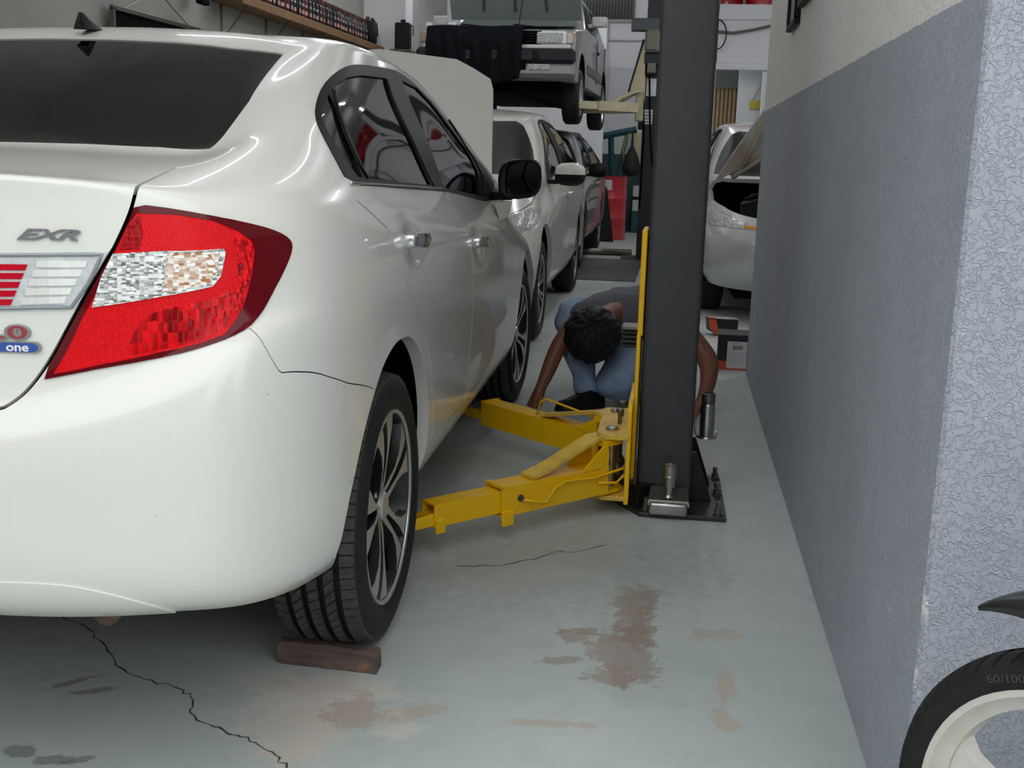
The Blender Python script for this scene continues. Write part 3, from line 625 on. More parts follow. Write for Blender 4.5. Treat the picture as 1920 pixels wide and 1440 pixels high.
# ------------------------------------------------------------------ wheels (axle along local x, outer face at +x)
def make_wheel(name, parent, r=.322, width=.205, rim_r=.23, style='twin', detailed=True, rim_mat=None, n=64):
    w = empty(name, parent=parent); hw = width/2
    m = MB()
    prof = [(rim_r-.012, hw-.022), (rim_r+.002, hw-.008), (rim_r+.02, hw-.001), (r-.055, hw+.004), (r-.03, hw-.004), (r-.013, hw-.018),
            (r-.007, hw-.035)]
    g = .008
    if detailed:
        for c in (.055, .0185, -.0185, -.055):
            prof += [(r-.006, c+.006), (r-.006-g, c+.005), (r-.006-g, c-.005), (r-.006, c-.006)]
    prof += [(r-.007, -hw+.035), (r-.013, -hw+.018), (r-.03, -hw+.004), (r-.055, -hw-.004), (rim_r+.02, -hw+.001), (rim_r-.012, -hw+.022)]
    m.lathe(prof, n, axis='x'); m.build('tyre', M_rubber, w, angle=35)
    if detailed:
        tm = MB(); nb = 72
        ribs = ((.092, .0625, 0), (.0475, .0265, .35), (.011, -.011, .2), (-.0265, -.0475, .35), (-.0625, -.092, 0))
        for k in range(nb):
            for (x0, x1, sl) in ribs:
                a0 = 2*math.pi*k/nb; da = 2*math.pi/nb*.86; vs_ = []
                for rr in (r-.010, r):
                    for (x, off) in ((x0, 0), (x1, sl*2*math.pi/nb*2)):
                        for a in (a0+off, a0+off+da):
                            q = rr-(.010 if abs(x) > .08 else (.003 if abs(x) > .06 else 0)); vs_.append((x, q*math.cos(a), q*math.sin(a)))
                tm.add(vs_, [(4, 5, 7, 6), (0, 4, 6, 2), (1, 3, 7, 5), (0, 1, 5, 4), (2, 6, 7, 3)])
        tag(tm.build('tread_blocks', M_tread, w), kind='stuff')
    # rim barrel
    b = MB(); xo = hw-.012
    b.lathe([(rim_r+.001, xo), (rim_r-.002, xo+.004), (rim_r-.010, xo+.001), (rim_r-.016, xo-.012), (rim_r-.02, xo-.06), (rim_r-.035, xo-.11), (.05, xo-.12), (.0, xo-.12)], n, axis='x')
    b.build('rim_barrel', M_rimdark if style != 'steel' else M_alloy, w, angle=30)
    rm = rim_mat or M_alloy
    lip = MB(); lip.lathe([(rim_r+.001, xo+.001), (rim_r-.001, xo+.006), (rim_r-.009, xo+.004), (rim_r-.011, xo-.004)], n, axis='x'); lip.build('rim_lip', rm, w, angle=40)
    if style in ('twin', 'multi'):
        npair = 5 if style == 'twin' else 7
        for k in range(npair):
            for sg in (-1, 1):
                a = 2*math.pi*k/npair+.12; sp = MB()
                # (radius, angle offset to the middle line, half width, x)
                st = [(.028, .42, .010, xo-.020), (.06, .26, .009, xo-.012), (.11, .165, .0065, xo-.004), (.15, .18, .012, xo+.000), (.19, .215, .024, xo+.001), (rim_r-.006, .25, .036, xo-.002)]
                if style == 'multi': st = [(.028, .25, .009, xo-.02), (.08, .16, .008, xo-.008), (.15, .15, .009, xo), (rim_r-.006, .16, .012, xo-.002)]
                vs_ = []
                for (rr, ao, h_, x) in st:
                    an = a+sg*ao; ca, sa = math.cos(an), math.sin(an)
                    for (dx, dh) in ((0, 1), (0, -1), (-.022, -1.15), (-.022, 1.15)):
                        vs_.append((x+dx, rr*ca-dh*h_*sa, rr*sa+dh*h_*ca))
                fs = []
                for i in range(len(st)-1):
                    for j in range(4): fs.append((i*4+j, i*4+(j+1) % 4, (i+1)*4+(j+1) % 4, (i+1)*4+j))
                mis = [0 if (i % 4) == 0 else 1 for i in range(len(fs))]
                sp.v = vs_; sp.f = fs; sp.m = mis
                sp.build('spoke', [rm, M_rimdark], w, angle=40)
    else:
        sp = MB(); sp.lathe([(.0, xo-.01), (.06, xo-.012), (.10, xo-.03), (.15, xo-.02), (rim_r-.03, xo-.03), (rim_r-.012, xo-.008)], n, axis='x'); sp.build('wheel_cover', rm, w, angle=40)
    hb = MB(); hb.lathe([(.034, xo-.03), (.034, xo-.012), (.03, xo-.007), (.018, xo-.006), (0, xo-.006)], 24, axis='x'); hb.build('centre_cap', rm, w, angle=30)
    if detailed:
        for k in range(5):
            a = 2*math.pi*(k+.5)/5+.12; nb_ = MB(); T = TRS((0, .053*math.cos(a), .053*math.sin(a)))
            nb_.lathe([(.0105, xo-.05), (.0105, xo-.022), (.007, xo-.018), (0, xo-.018)], 6, axis='x', T=T); nb_.build('lug_nut', M_steel, w, angle=30)
    return w
# ------------------------------------------------------------------ white saloon in the foreground
def car_root(name, X, Y, psi, t_off=0., z=0.):
    o = empty(name, (X, Y, z), psi); return o
PSI = -.0213                                  # heading to the left of +Y
CIV_O = (-.6239-.855*math.cos(PSI), 2.4484+.855*math.sin(PSI))
DR_ = (math.sin(PSI), math.cos(PSI))
civic = empty('white_saloon_car', (CIV_O[0], CIV_O[1], 0), -PSI)
tag(civic, 'white saloon car in the foreground with red tail lamp, dark windows and raised bonnet', 'car')
U_ = SEDAN_UV
NETA = parse(NET_TXT)
SC = Surf(NETA, dents=[((.19, .86, .925), (.085, .2, .048), -.013), ((1.20, .862, .85), (.085, .2, .048), -.013)])
line = lambda k: [tuple(p) for p in smooth_line(U_[k], False, 1)]
poly = lambda k: [tuple(p) for p in smooth_line(U_[k], True, 1)]
trunk_seam = [tuple(p) for p in smooth_line(U_['trunk'][1:]+[(.9, 3.63), (0, 3.6)], False, 2)]
trunk_poly = [(0, 8.9), (2.2, 8.95), U_['trunk'][0]]+trunk_seam
tailp = U_['tail']
tail_bottom = tailp[11:18][::-1]              # from the inner low corner outwards
gl = U_['rglass']; rgl = [(0, 10.985)]+list(gl)+[(0, 8.78)]
gar = [(0, 5.37)]+U_['garnish'][:4]+U_['garnish'][4:]+[(0, 4.9)]
gr = U_['gar_red']
bump_poly = [(0, 0), (0, 3.6)]+trunk_seam[::-1][:12]+[(1.89, 4.22)]+tail_bottom+U_['bumperseam'][1:]+[(7.2, 2.6), (6.8, 0)]
rd = U_['rdoor']; bs = U_['bseam']; fs_ = U_['fseam']
rdoor_poly = [(6.72, 7.0)]+rd+U_['rdoor_bottom'][1:]+bs[::-1][1:]+[(10.9, 8.6), (6.72, 8.6)]
fdoor_poly = bs+[(12.24, 1.02), (13.7, 1.0)]+[(13.95, 1.29)]+fs_[2:]+[(14.0, 5.6), (13.9, 6.4), (13.6, 7.0), (13.4, 8.0), (10.9, 8.6)]
fd_front = [(13.7, 1.0), (13.95, 1.29)]+fs_[2:]+[(14.0, 5.6), (13.9, 6.4), (13.62, 6.95)]
ws = [(14.45, 7.75), (19, 7.75), (19, 10.92), (14.9, 10.92), (14.5, 10.6), (14.35, 9.2)]
hood_hole = [(14.75, 6.35), (15.6, 6.05), (16.6, 5.95), (17.6, 5.95), (19, 6.0), (19, 7.5), (15.2, 7.5), (14.8, 7.1)]
hl = [(15.75, 5.15), (16.2, 5.75), (17.0, 5.85), (17.85, 5.5), (17.7, 4.75), (16.7, 4.7)]
bars = []
for i in range(5):
    y0 = 5.255-.072*i; a = .025
    k0 = (5.31-y0)/(5.31-4.95); xr = 1.93+(1.78-1.93)*k0-.02
    bars.append([(0, y0+a), (xr+.01, y0+a), (xr-.01, y0-a), (0, y0-a)])
cbars = []
for i in range(5):
    y0 = 5.285-.078*i; a = .029; k0 = (5.39-y0)/(5.39-4.89); x1 = 2.52+(2.21-2.52)*k0-.1; k1 = (5.31-y0)/(5.31-4.95); x0 = 1.93+(1.78-1.93)*k1+.05
    cbars.append([(x0, y0+a), (x1+.01, y0+a), (x1-.01, y0-a), (x0-.01, y0-a)])
RARCH = [tuple(p) for p in smooth_line(U_['rarch'], False, 2)]
LIP = [(0, 1.17)]+[tuple(p) for p in smooth_line(U_['bumplip'][:4]+[(2.95, .4), (3.05, 0)], False, 2)]+[(0, 0)]
REG = [(None, RARCH), (None, U_['farch']), (None, hood_hole),
       ('tail_amber', U_['tail_amber']), ('tail_clear', U_['tail_clear']), ('tail_facet', poly('tail_facet')), ('tail_star', poly('tail_star')), ('tail_dim', U_['tail_dim']), ('tail_red', U_['tail_red']), ('tail', poly('tail'))]
REG += [('gar_bar_red%d' % i, b) for i, b in enumerate(bars)]+[('gar_bar_clear%d' % i, b) for i, b in enumerate(cbars)]
REG += [('garnish', gar), ('glass_quarter', poly('quarter')), ('glass_rear', U_['rdglass']), ('glass_front', U_['fdglass']), ('dlo', poly('dlo')),
        ('rear_glass', rgl), ('windscreen', ws), ('headlamp', hl), ('trunk', trunk_poly), ('rear_door', rdoor_poly), ('front_door', fdoor_poly), ('lip', LIP), ('bumper', bump_poly)]
GAPS = [(trunk_seam, .0055), (line('bumperseam'), .0022), (rd, .005), (U_['rdoor_bottom'], .005), (bs, .005), ([bs[-1], (12.24, 1.02), (13.7, 1.0)], .0035), (fd_front, .0035)]
uvC, panC = cut_panels(SC, REG, GAPS, du=.16, dv=.16, extra=[((8.33, 5.65), (.5, .7), .06), ((11.45, 5.2), (.5, .7), .06), ((3.6, 6.2), (1.2, 1.0), .09)])
panel_object(SC, uvC, panC['body'], 'body_shell', M_white, civic, 0, .03)
panel_object(SC, uvC, panC['trunk'], 'boot_lid', M_white, civic, 0, .014)
def speckled(src):
    m = src.copy(); m.name = 'speckled_white_paint'; nt = m.node_tree; b = nt.nodes['Principled BSDF']
    tc = N(nt, 'ShaderNodeTexCoord').outputs['Object']; sp = N(nt, 'ShaderNodeSeparateXYZ'); nt.links.new(tc, sp.inputs[0])
    n1 = noise_n(nt, tc, 130, 3, .6); n2 = noise_n(nt, tc, 9, 3)
    ax = math_n(nt, 'ABSOLUTE', sp.outputs['X'])
    low = math_n(nt, 'MULTIPLY', rng(nt, sp.outputs['Z'], .46, .37), rng(nt, ax, .66, .76))
    f = math_n(nt, 'MULTIPLY', rng(nt, math_n(nt, 'ADD', n1, math_n(nt, 'MULTIPLY', low, .09)), .715, .735), rng(nt, n2, .45, .55))
    nt.links.new(mixc(nt, math_n(nt, 'MULTIPLY', f, .75), tuple(b.inputs['Base Color'].default_value), L4((70, 66, 60))), b.inputs['Base Color'])
    return m
M_bump = speckled(M_white)
panel_object(SC, uvC, panC['bumper'], 'rear_bumper', M_bump, civic, 0, .03)
panel_object(SC, uvC, panC['lip'], 'bumper_lip', M_white, civic, 0, .010, .003)
panel_object(SC, uvC, panC['rear_glass'], 'rear_window', M_tint, civic, 0, .0, -.004)
panel_object(SC, uvC, panC['windscreen'], 'windscreen', M_tint, civic, 0, .0, -.004)
g_ = panel_object(SC, uvC, panC['garnish'], 'boot_lamp_strip', mat('satin_chrome_strip', (222, 224, 226), rough=.2, metal=.1, noise=(60, .7, (176, 180, 184))), civic, 0, .01, .002)
tag(g_, 'clear and red lamp strip across the boot lid')
M_redstrip = mat('red_strip_lens', (190, 6, 36), rough=.1, spec=.3)
for i in range(5):
    panel_object(SC, uvC, panC['gar_bar_red%d' % i], 'red_strip', M_redstrip, g_, 0, .006, .004)
    for sd in (1, -1): panel_object(SC, uvC, panC['gar_bar_clear%d' % i], 'clear_strip', M_clear2, g_, sd, .006, .004)
for sd in (1, -1):
    d = panel_object(SC, uvC, panC['rear_door'], 'rear_door', M_white, civic, sd, .014)
    f = panel_object(SC, uvC, panC['front_door'], 'front_door', M_white, civic, sd, .014)
    tl = panel_object(SC, uvC, panC['tail'], 'tail_lamp', M_darkred, civic, sd, .02, .003); tag(tl, 'red tail lamp with a clear reversing lens')
    panel_object(SC, uvC, panC['tail_red'], 'red_lens', M_red, tl, sd, .01, .002)
    panel_object(SC, uvC, panC['tail_clear'], 'clear_lens', M_clear, tl, sd, .006, .0045)
    for k_, nm_, mm_ in (('tail_amber', 'indicator_lens', M_clearamb), ('tail_facet', 'faceted_lens', M_redfacet), ('tail_star', 'brake_lens', M_redstar), ('tail_dim', 'inner_lens', M_reddim)): panel_object(SC, uvC, panC[k_], nm_, mm_, tl, sd, .006, .0025)
    panel_object(SC, uvC, panC['dlo'], 'window_trim', M_blacktrim, civic, sd, .012, .002)
    panel_object(SC, uvC, panC['glass_quarter'], 'quarter_window', M_tint, civic, sd, .0, -.003)
    panel_object(SC, uvC, panC['glass_rear'], 'rear_door_window', M_tint, civic, sd, .0, -.003)
    panel_object(SC, uvC, panC['glass_front'], 'front_door_window', M_tint, civic, sd, .0, -.003)
    if 'headlamp' in panC: panel_object(SC, uvC, panC['headlamp'], 'headlamp', M_headlight, civic, sd, .02, .002)
inner_shell(SC, [U_['rarch'], U_['farch'], hood_hole], M_under, civic, -.035, .9, 8.6)

def sfp(S, u, v, off=0.):                     # surface point in the car object's frame, and normal
    p, n = S.at(np.array([u]), np.array([v])); p = p[0]+n[0]*off; n = n[0]
    return Vector((p[1], p[0], p[2])), Vector((n[1], n[0], n[2]))

# grey frame of the boot lamp strip, drawn round both halves
fp = [sfp(SC, a, b, .003)[0] for a, b in resample([(0, 5.355), (1.7, 5.355), (2.09, 5.365), (2.50, 5.375), (2.36, 5.12), (2.20, 4.905), (1.94, 4.915), (1.68, 4.915), (0, 4.915)], False, .08)]
fm = MB(); fm.tube(fp+[Vector((-q.x, q.y, q.z)) for q in fp[::-1]][1:-1], .0028, 6, closed=True); fm.build('strip_frame', mat('strip_frame_grey', (150, 153, 156), rough=.25, metal=.5), g_, smooth=True)
# chrome beading round the side windows
def bead(S, ln, r, name, material, parent, off=.003, closed=False, n=6):
    l = resample(ln, closed, .1); m = MB()
    m.tube([sfp(S, a, b, off)[0] for a, b in l], r, n, closed=closed); return m.build(name, material, parent, smooth=True)
bead(SC, [(6.75, 7.05), (7.2, 7.08), (8.51, 7.2), (9.6, 7.3), (10.82, 7.36)], .003, 'window_bead', M_chrome, civic)
bead(SC, [(6.95, 9.62), (6.98, 9.2), (7.1, 8.4), (7.3, 7.6), (7.45, 7.26)], .006, 'window_divider', M_blacktrim, civic, .001)
bead(SC, [(9.72, 10.45), (9.9, 9.6), (10.2, 8.3), (10.42, 7.42)], .004, 'pillar_bead', M_matblack, civic, .002)
bead(SC, [(12.95, 9.95), (13.0, 9.0), (13.0, 8.0), (12.85, 7.2)], .006, 'window_divider', M_blacktrim, civic, .001)

# door handles
for (s0, z0, u0, v0) in ((.17, .939, 8.32, 5.67), (1.176, .862, 11.45, 5.20)):
    for sd in (1,):
        pts = []
        p, n = sfp(SC, u0, v0, .0)
        h = MB()
        x = .868
        for (ds, hh, out) in ((-.075, .011, .0), (-.07, .014, .012), (-.05, .0165, .028), (0, .017, .034), (.05, .0165, .030), (.07, .014, .014), (.075, .011, .0)):
            pts.append((ds, hh, out))
        vs_ = []
        for (ds, hh, out) in pts:
            for (a, b) in ((-1, 0), (-1, 1), (0, 1.25), (1, 1), (1, 0), (0, -.15)):
                vs_.append((x-.008+out*1.0+(b-1)*.016, s0+.02+ds, z0-.004-ds*.06+a*hh))
        k = 6; fcs = []
        for i in range(len(pts)-1):
            for j in range(k): fcs.append((i*k+j, i*k+(j+1) % k, (i+1)*k+(j+1) % k, (i+1)*k+j))
        fcs += [tuple(range(k)), tuple(len(vs_)-k+j for j in range(k))]
        h.add(vs_, fcs); h.build('door_handle', M_chrome, civic, angle=50)
        e = MB(); e.box((x+.004, s0-.075, z0+.002), (.035, .045, .034), bev=.01, seg=2); e.build('handle_end', M_chrome, civic, angle=50)

# wing mirrors, glass turned to the rear
for sd in (1, -1):
    mr = empty('wing_mirror', (sd*.80, 2.0, 1.02), parent=civic); mb = MB()
    NQ = 20; vs_ = []; prof = [(0, .93, 1), (.012, 1.0, 1), (.05, .98, 1), (.085, .80, .9), (.10, .5, .6), (.104, .0, 0)]
    def so(a, e=3.2):
        c, s = math.cos(a), math.sin(a); return math.copysign(abs(c)**(2/e), c), math.copysign(abs(s)**(2/e), s)
    for (y, k, k2) in prof:
        for i in range(NQ):
            cx_, cz_ = so(2*math.pi*i/NQ); vs_.append((sd*(.10+.086*k*cx_), -.02+y, .03+.078*k*cz_+(.008*cx_*k)))
    fcs = [(j*NQ+i, j*NQ+(i+1) % NQ, (j+1)*NQ+(i+1) % NQ, (j+1)*NQ+i) for j in range(len(prof)-1) for i in range(NQ)]
    mb.add(vs_, fcs); mb.build('mirror_housing', M_white, mr, angle=50)
    rimm = MB(); vv_ = []
    for (y, k) in ((.004, 1.012), (-.012, .97), (-.012, .86), (.0, .84)):
        for i in range(NQ):
            cx_, cz_ = so(2*math.pi*i/NQ); vv_.append((sd*(.10+.086*k*cx_), -.02+y, .03+.078*k*cz_+(.008*cx_*k)))
    rimm.add(vv_, [(j*NQ+i, j*NQ+(i+1) % NQ, (j+1)*NQ+(i+1) % NQ, (j+1)*NQ+i) for j in range(3) for i in range(NQ)]); rimm.build('mirror_frame', M_blacktrim, mr, angle=50)
    gm = MB(); gv = []
    for i in range(NQ):
        cx_, cz_ = so(2*math.pi*i/NQ); gv.append((sd*(.10+.074*cx_), -.012-.02*cx_, .03+.067*cz_+.008*cx_))
    gm.add(gv, [tuple(range(NQ))]); gm.build('mirror_glass', mat('mirror_glass', (150, 152, 155), rough=.02, metal=1) if sd == 1 else bpy.data.materials['mirror_glass'], mr)
    am = MB(); am.add([(sd*-.02, -.02, -.055), (sd*.07, -.005, -.055), (sd*.07, .05, -.055), (sd*-.02, .07, -.055), (sd*-.02, -.02, -.02), (sd*.08, -.005, -.03), (sd*.08, .06, -.03), (sd*-.02, .08, -.01)],
           [(0, 1, 2, 3), (4, 5, 6, 7), (0, 1, 5, 4), (1, 2, 6, 5), (2, 3, 7, 6), (3, 0, 4, 7)]); am.build('mirror_arm', M_blacktrim, mr, bevel=.006)
    if sd == 1:
        tr_ = MB(); tr_.add([(.012, -.10, -.062), (.075, -.03, -.058), (.062, -.02, -.115), (.03, -.06, -.135), (.0, -.08, -.07), (.03, .02, -.06), (.02, .0, -.13)],
               [(0, 1, 2, 3), (0, 1, 5, 4), (3, 2, 6), (1, 2, 6, 5), (0, 3, 6, 4), (4, 5, 6)]); tr_.build('mirror_foot', M_white, mr)

# shark fin aerial
fin = MB(); fv = []
for (y, h_, wd) in ((0, .018, .012), (.02, .066, .010), (.045, .062, .012), (.09, .035, .02), (.14, .012, .024), (.165, .0, .012)):
    fv += [(-wd-.010, y, 0), (-wd*.35, y, h_), (wd*.35, y, h_), (wd+.010, y, 0)]
fin.add(fv, [(i*4+j, i*4+j+1, i*4+5+j, i*4+4+j) for i in range(5) for j in range(3)]+[(0, 1, 2, 3)])
fo = fin.build('roof_aerial', M_matblack, civic, angle=40); fo.scale = (.62, .62, .62); fo.location = (0, .245, 1.417); fo.rotation_euler = (R(5), 0, 0)

# raised bonnet
def raised_bonnet(parent, hinge, ang, outline, m_out, m_in, name='bonnet', bulge=.02, thick=.022, rear=0.):
    """outline: half outline (t across, a along the panel from the hinge), front centre first"""
    ca, sa = math.cos(ang), math.sin(ang); h = MB(); hwid = max(p[0] for p in outline); L = max(p[1] for p in outline)
    rows = []; K = 10
    # rows run from hinge to front; each row spans the outline at that length
    half = sorted(outline, key=lambda p: p[1])
    avals = [L*j/14 for j in range(15)]
    def width(a):
        best = 0
        pts = outline
        for (t0, a0), (t1, a1) in zip(pts[:-1], pts[1:]):
            lo, hi = min(a0, a1), max(a0, a1)
            if lo-1e-6 <= a <= hi+1e-6:
                t = t1 if abs(a1-a0) < 1e-6 else t0+(t1-t0)*(a-a0)/(a1-a0); best = max(best, t)
        return best
    for lay in (0, 1):
        vs_ = []
        for a in avals:
            w_ = width(a)
            for k in range(-K, K+1):
                t = w_*k/K; b = bulge*(1-(t/hwid)**2)*math.sin(math.pi*min(1, .15+.85*a/L))-lay*thick
                aa = a+rear*(1-(k/K)**2)*(1-a/L)
                vs_.append((t, hinge[0]+aa*ca-b*sa, hinge[1]+aa*sa+b*ca))
        W = 2*K+1
        h.add(vs_, [(j*W+i, j*W+i+1, (j+1)*W+i+1, (j+1)*W+i) for j in range(14) for i in range(2*K)], lay)
    W = 2*K+1; n1 = 15*W
    rim = [j*W for j in range(15)]+[14*W+i for i in range(W)]+[j*W+W-1 for j in range(14, -1, -1)]
    h.f += [(rim[i], rim[i+1], rim[i+1]+n1, rim[i]+n1) for i in range(len(rim)-1)]; h.m += [0]*(len(rim)-1)
    return h.build(name, [m_out, m_in], parent, angle=40)
raised_bonnet(civic, (2.74, .965), R(50), [(0, .90), (.03, .897), (.25, .886), (.39, .85), (.51, .772), (.612, .696), (.64, .4), (.66, .19), (.68, 0)], M_white, M_white)
prop = MB(); prop.tube([(-.55, 3.2, .80), (-.52, 3.02, 1.25)], .005); prop.build('bonnet_stay', M_matblack, civic, smooth=True)
eb = MB(); eb.box((0, 2.95, .58), (1.30, .75, .35), bev=.03); eb.box((.2, 3.0, .80), (.5, .4, .10), bev=.03); eb.box((-.35, 2.95, .80), (.3, .3, .14), bev=.03); eb.lathe([(0, .9), (.09, .9), (.09, .7), (0, .7)], 16, T=TRS((.48, 2.9, 0)))
eb.build('engine_bay', M_under, civic)

# under body, exhaust, wheel wells
ub = MB(); ub.box((0, 1.45, .325), (1.5, 3.5, .08), bev=.03); ub.box((0, -.52, .47), (1.2, .50, .10), bev=.04); ub.box((0, 1.33, .55), (1.38, 1.5, .5), bev=.02)
ub.build('underbody', M_under, civic)
ex = MB(); ex.lathe([(0, -.16), (.07, -.15), (.085, -.12), (.085, .12), (.07, .15), (0, .16)], 20, axis='x', T=TRS((.37, -.64, .405))); ex.tube([(.50, -.62, .395), (.56, -.75, .388), (.57, -.84, .385)], .022, 12)
ex.build('exhaust_silencer', mat('rusty_exhaust', (120, 98, 84), rough=.55, metal=.6, noise=(25, .8, (70, 52, 42))), civic, smooth=True)
for sy in (0, 2.668):
    for sd in (1, -1):
        wl = MB(); pr = []
        n_ = 18; r_ = .415 if sy == 0 else .40
        vs_ = []
        for i in range(n_+1):
            a = R(8+162*i/n_)
            for x in (.845, .50): vs_.append((sd*x, sy+r_*math.cos(a), .32+r_*math.sin(a)))
        wl.add(vs_, [(i*2, i*2+1, i*2+3, i*2+2) for i in range(n_)]); wl.add([(sd*.50, sy+r_*math.cos(R(8+162*i/n_)), .32+r_*math.sin(R(8+162*i/n_))) for i in range(n_+1)], [tuple(range(n_+1))])
        wl.build('wheel_arch_liner', M_under, civic)
wh0 = make_wheel('rear_wheel', civic, .322, .21, .23); wh0.location = (.752, 0, .322); wh0.rotation_euler = (R(22), 0, 0)
wh1 = copy_tree(wh0, civic); wh1.location = (-.752, 0, .322); wh1.rotation_euler = (0, 0, R(180))
for sd in (1, -1):
    wf = copy_tree(wh0, civic); wf.name = 'front_wheel'; wf.location = (sd*.742, 2.668, .322); wf.rotation_euler = (R(40), 0, R(180 if sd < 0 else -3))

# badges on the boot lid
def badge(u, v, txt, size, material, name, depth=.002, off=.001, shear=0., xs=1., bevel=0., offset=0.):
    p, n = sfp(SC, u, v, off); ez = n; ex = Vector((0, 0, 1)).cross(ez).normalized(); ey = ez.cross(ex)
    return text_mesh(txt, size, depth, material, name, civic, frame_at(p, ex, ey, ez), bevel=bevel, shear=shear, xs=xs, offset=offset)
M_bchrome = mat('badge_chrome', (150, 150, 152), rough=.2, metal=.6)
badge(2.05, 5.54, 'EXR', .022, M_bchrome, 'badge_letters', .002, .001, .45, 2.15, .0006, .0003)
badge(1.68, 4.70, '2.0', .028, M_bchrome, 'badge_number_rim', .0015, .001, 0, 2.3, .001, .0016)
badge(1.68, 4.70, '2.0', .028, mat('badge_red', (150, 16, 36), rough=.2, coat=1), 'badge_number', .003, .001, 0, 2.3, 0, .0004)
bpz, bnz = sfp(SC, 1.585, 4.575, .0005); ez = bnz; exx = Vector((0, 0, 1)).cross(ez).normalized(); eyy = ez.cross(exx)
pill = MB(); NQ = 20; pv_ = []
for z_ in (0, .0025):
    for i in range(2*NQ):
        a = -math.pi/2+math.pi*i/(NQ-1) if i < NQ else math.pi/2+math.pi*(i-NQ)/(NQ-1)
        cx_ = .07 if i < NQ else -.07; pv_.append((cx_+.0085*math.cos(a), .0085*math.sin(a), z_))
pill.add(pv_, [tuple(range(2*NQ, 4*NQ))]+[(i, (i+1) % (2*NQ), 2*NQ+(i+1) % (2*NQ), 2*NQ+i) for i in range(2*NQ)], T=frame_at(bpz, exx, eyy, ez)); pill.build('badge_plate', M_bchrome, civic)
M_bblue = mat('badge_blue', (48, 82, 156), rough=.3)
bb = MB(); bb.add([(.012, -.007, .003), (.066, -.007, .003), (.0725, -.004, .003), (.074, 0, .003), (.0725, .004, .003), (.066, .007, .003), (.018, .007, .003)], [tuple(range(7))], T=frame_at(bpz, exx, eyy, ez)); bb.build('badge_panel', M_bblue, civic)
text_mesh('FLEX', .0165, .0004, M_bblue, 'badge_letters', civic, frame_at(bpz+ez*.003-exx*.031, exx, eyy, ez), xs=1.35, shear=.2, offset=.0006)
text_mesh('one', .018, .0004, mat('badge_white', (232, 232, 232), rough=.3), 'badge_letters', civic, frame_at(bpz+ez*.0035+exx*.043, exx, eyy, ez), xs=1.25, offset=.0004)
# ------------------------------------------------------------------ vehicle lift beside the white saloon
def dirty_paint(name, col, dirt, rough=.35, sc_=9, amt=.8, lo=.55, hi=.72):
    m = mat(name, col, rough=rough, spec=.5); nt = m.node_tree; b = nt.nodes['Principled BSDF']
    tc = N(nt, 'ShaderNodeTexCoord').outputs['Object']; n = noise_n(nt, tc, sc_, 8, .72)
    nt.links.new(mixc(nt, rng(nt, n, lo, hi, 0, amt), L4(col), L4(dirt)), b.inputs['Base Color'])
    return m
M_yel = dirty_paint('yellow_lift_paint', (250, 194, 0), (168, 122, 16), .32, 14, .5, .6, .78)
M_post = mat('charcoal_post_paint', (52, 52, 56), rough=.45, noise=(5, .6, (66, 64, 64)), bump=(60, .02))
M_blk = mat('black_steel_paint', (16, 16, 18), rough=.4)
M_oily = mat('oily_steel_plate', (62, 60, 58), rough=.4, metal=.3, noise=(14, .8, (34, 33, 32)))
M_greysteel = mat('grey_steel', (120, 116, 108), rough=.35, metal=.8, noise=(18, .5, (86, 82, 76)))
lift = empty('vehicle_lift', (.005, 3.72, 0)); tag(lift, 'black lift post with yellow swing arms between the white saloon and the grey wall', 'car lift')
LX, LY = .005, 3.72
def rel(x, y, z=0): return (x-LX, y-LY, z)
# column: C section, open towards the car
col = MB(); x0, x1, y0, y1 = -.0805-LX, .0945-LX, 3.58-LY, 3.86-LY; th = .012; r_ = .014
def arc(cx, cy, a0, a1, r): return [(cx+r*math.cos(R(a0+(a1-a0)*i/4)), cy+r*math.sin(R(a0+(a1-a0)*i/4))) for i in range(5)]
outer = [(x0, y0+.06)]+arc(x0+r_, y0+r_, 180, 270, r_)+arc(x1-r_, y0+r_, 270, 360, r_)+arc(x1-r_, y1-r_, 0, 90, r_)+arc(x0+r_, y1-r_, 90, 180, r_)+[(x0, y1-.06)]
inner = [(x0+th, y1-.06), (x0+th, y1-th), (x1-th, y1-th), (x1-th, y0+th), (x0+th, y0+th), (x0+th, y0+.06)]
ring = outer+inner; col.prism(ring, .012, 4.1); col.build('column', M_post, lift, angle=40)
bp_ = MB(); bp_.prism([(-.066-LX, 3.485-LY), (.214-LX, 3.49-LY), (.208-LX, 3.98-LY), (-.06-LX, 3.985-LY), (-.175-LX, 3.85-LY), (-.175-LX, 3.655-LY)], .0, .016); bp_.build('base_plate', M_oily, lift, bevel=.003)
bp2 = MB(); bp2.prism([(-.072-LX, 3.52-LY), (-.02-LX, 3.575-LY), (-.02-LX, 3.9-LY), (-.165-LX, 3.85-LY), (-.165-LX, 3.66-LY)], .016, .09); bp2.build('base_shoe', M_blk, lift, bevel=.004)
for yy in (3.66, 3.86):
    g = MB(); T = frame_at(Vector((0, yy-LY, 0)), (1, 0, 0), (0, 0, 1), (0, -1, 0)); g.prism([(.094-LX, .016), (.168-LX, .016), (.168-LX, .024), (.112-LX, .185), (.094-LX, .185)], -.005, .005, T=T); g.build('gusset', M_blk, lift, bevel=.002)
def anchor(x, y, nm='anchor_bolt'):
    b = MB(); b.lathe([(.018, .016), (.018, .020), (.0125, .020), (.0125, .036), (.0085, .037), (.0085, .058), (0, .058)], 10, T=TRS(rel(x, y))); b.build(nm, M_greysteel, lift, angle=40)
for q in ((.19, 3.945), (.19, 3.745), (.188, 3.52), (-.045, 3.515)): anchor(*q)
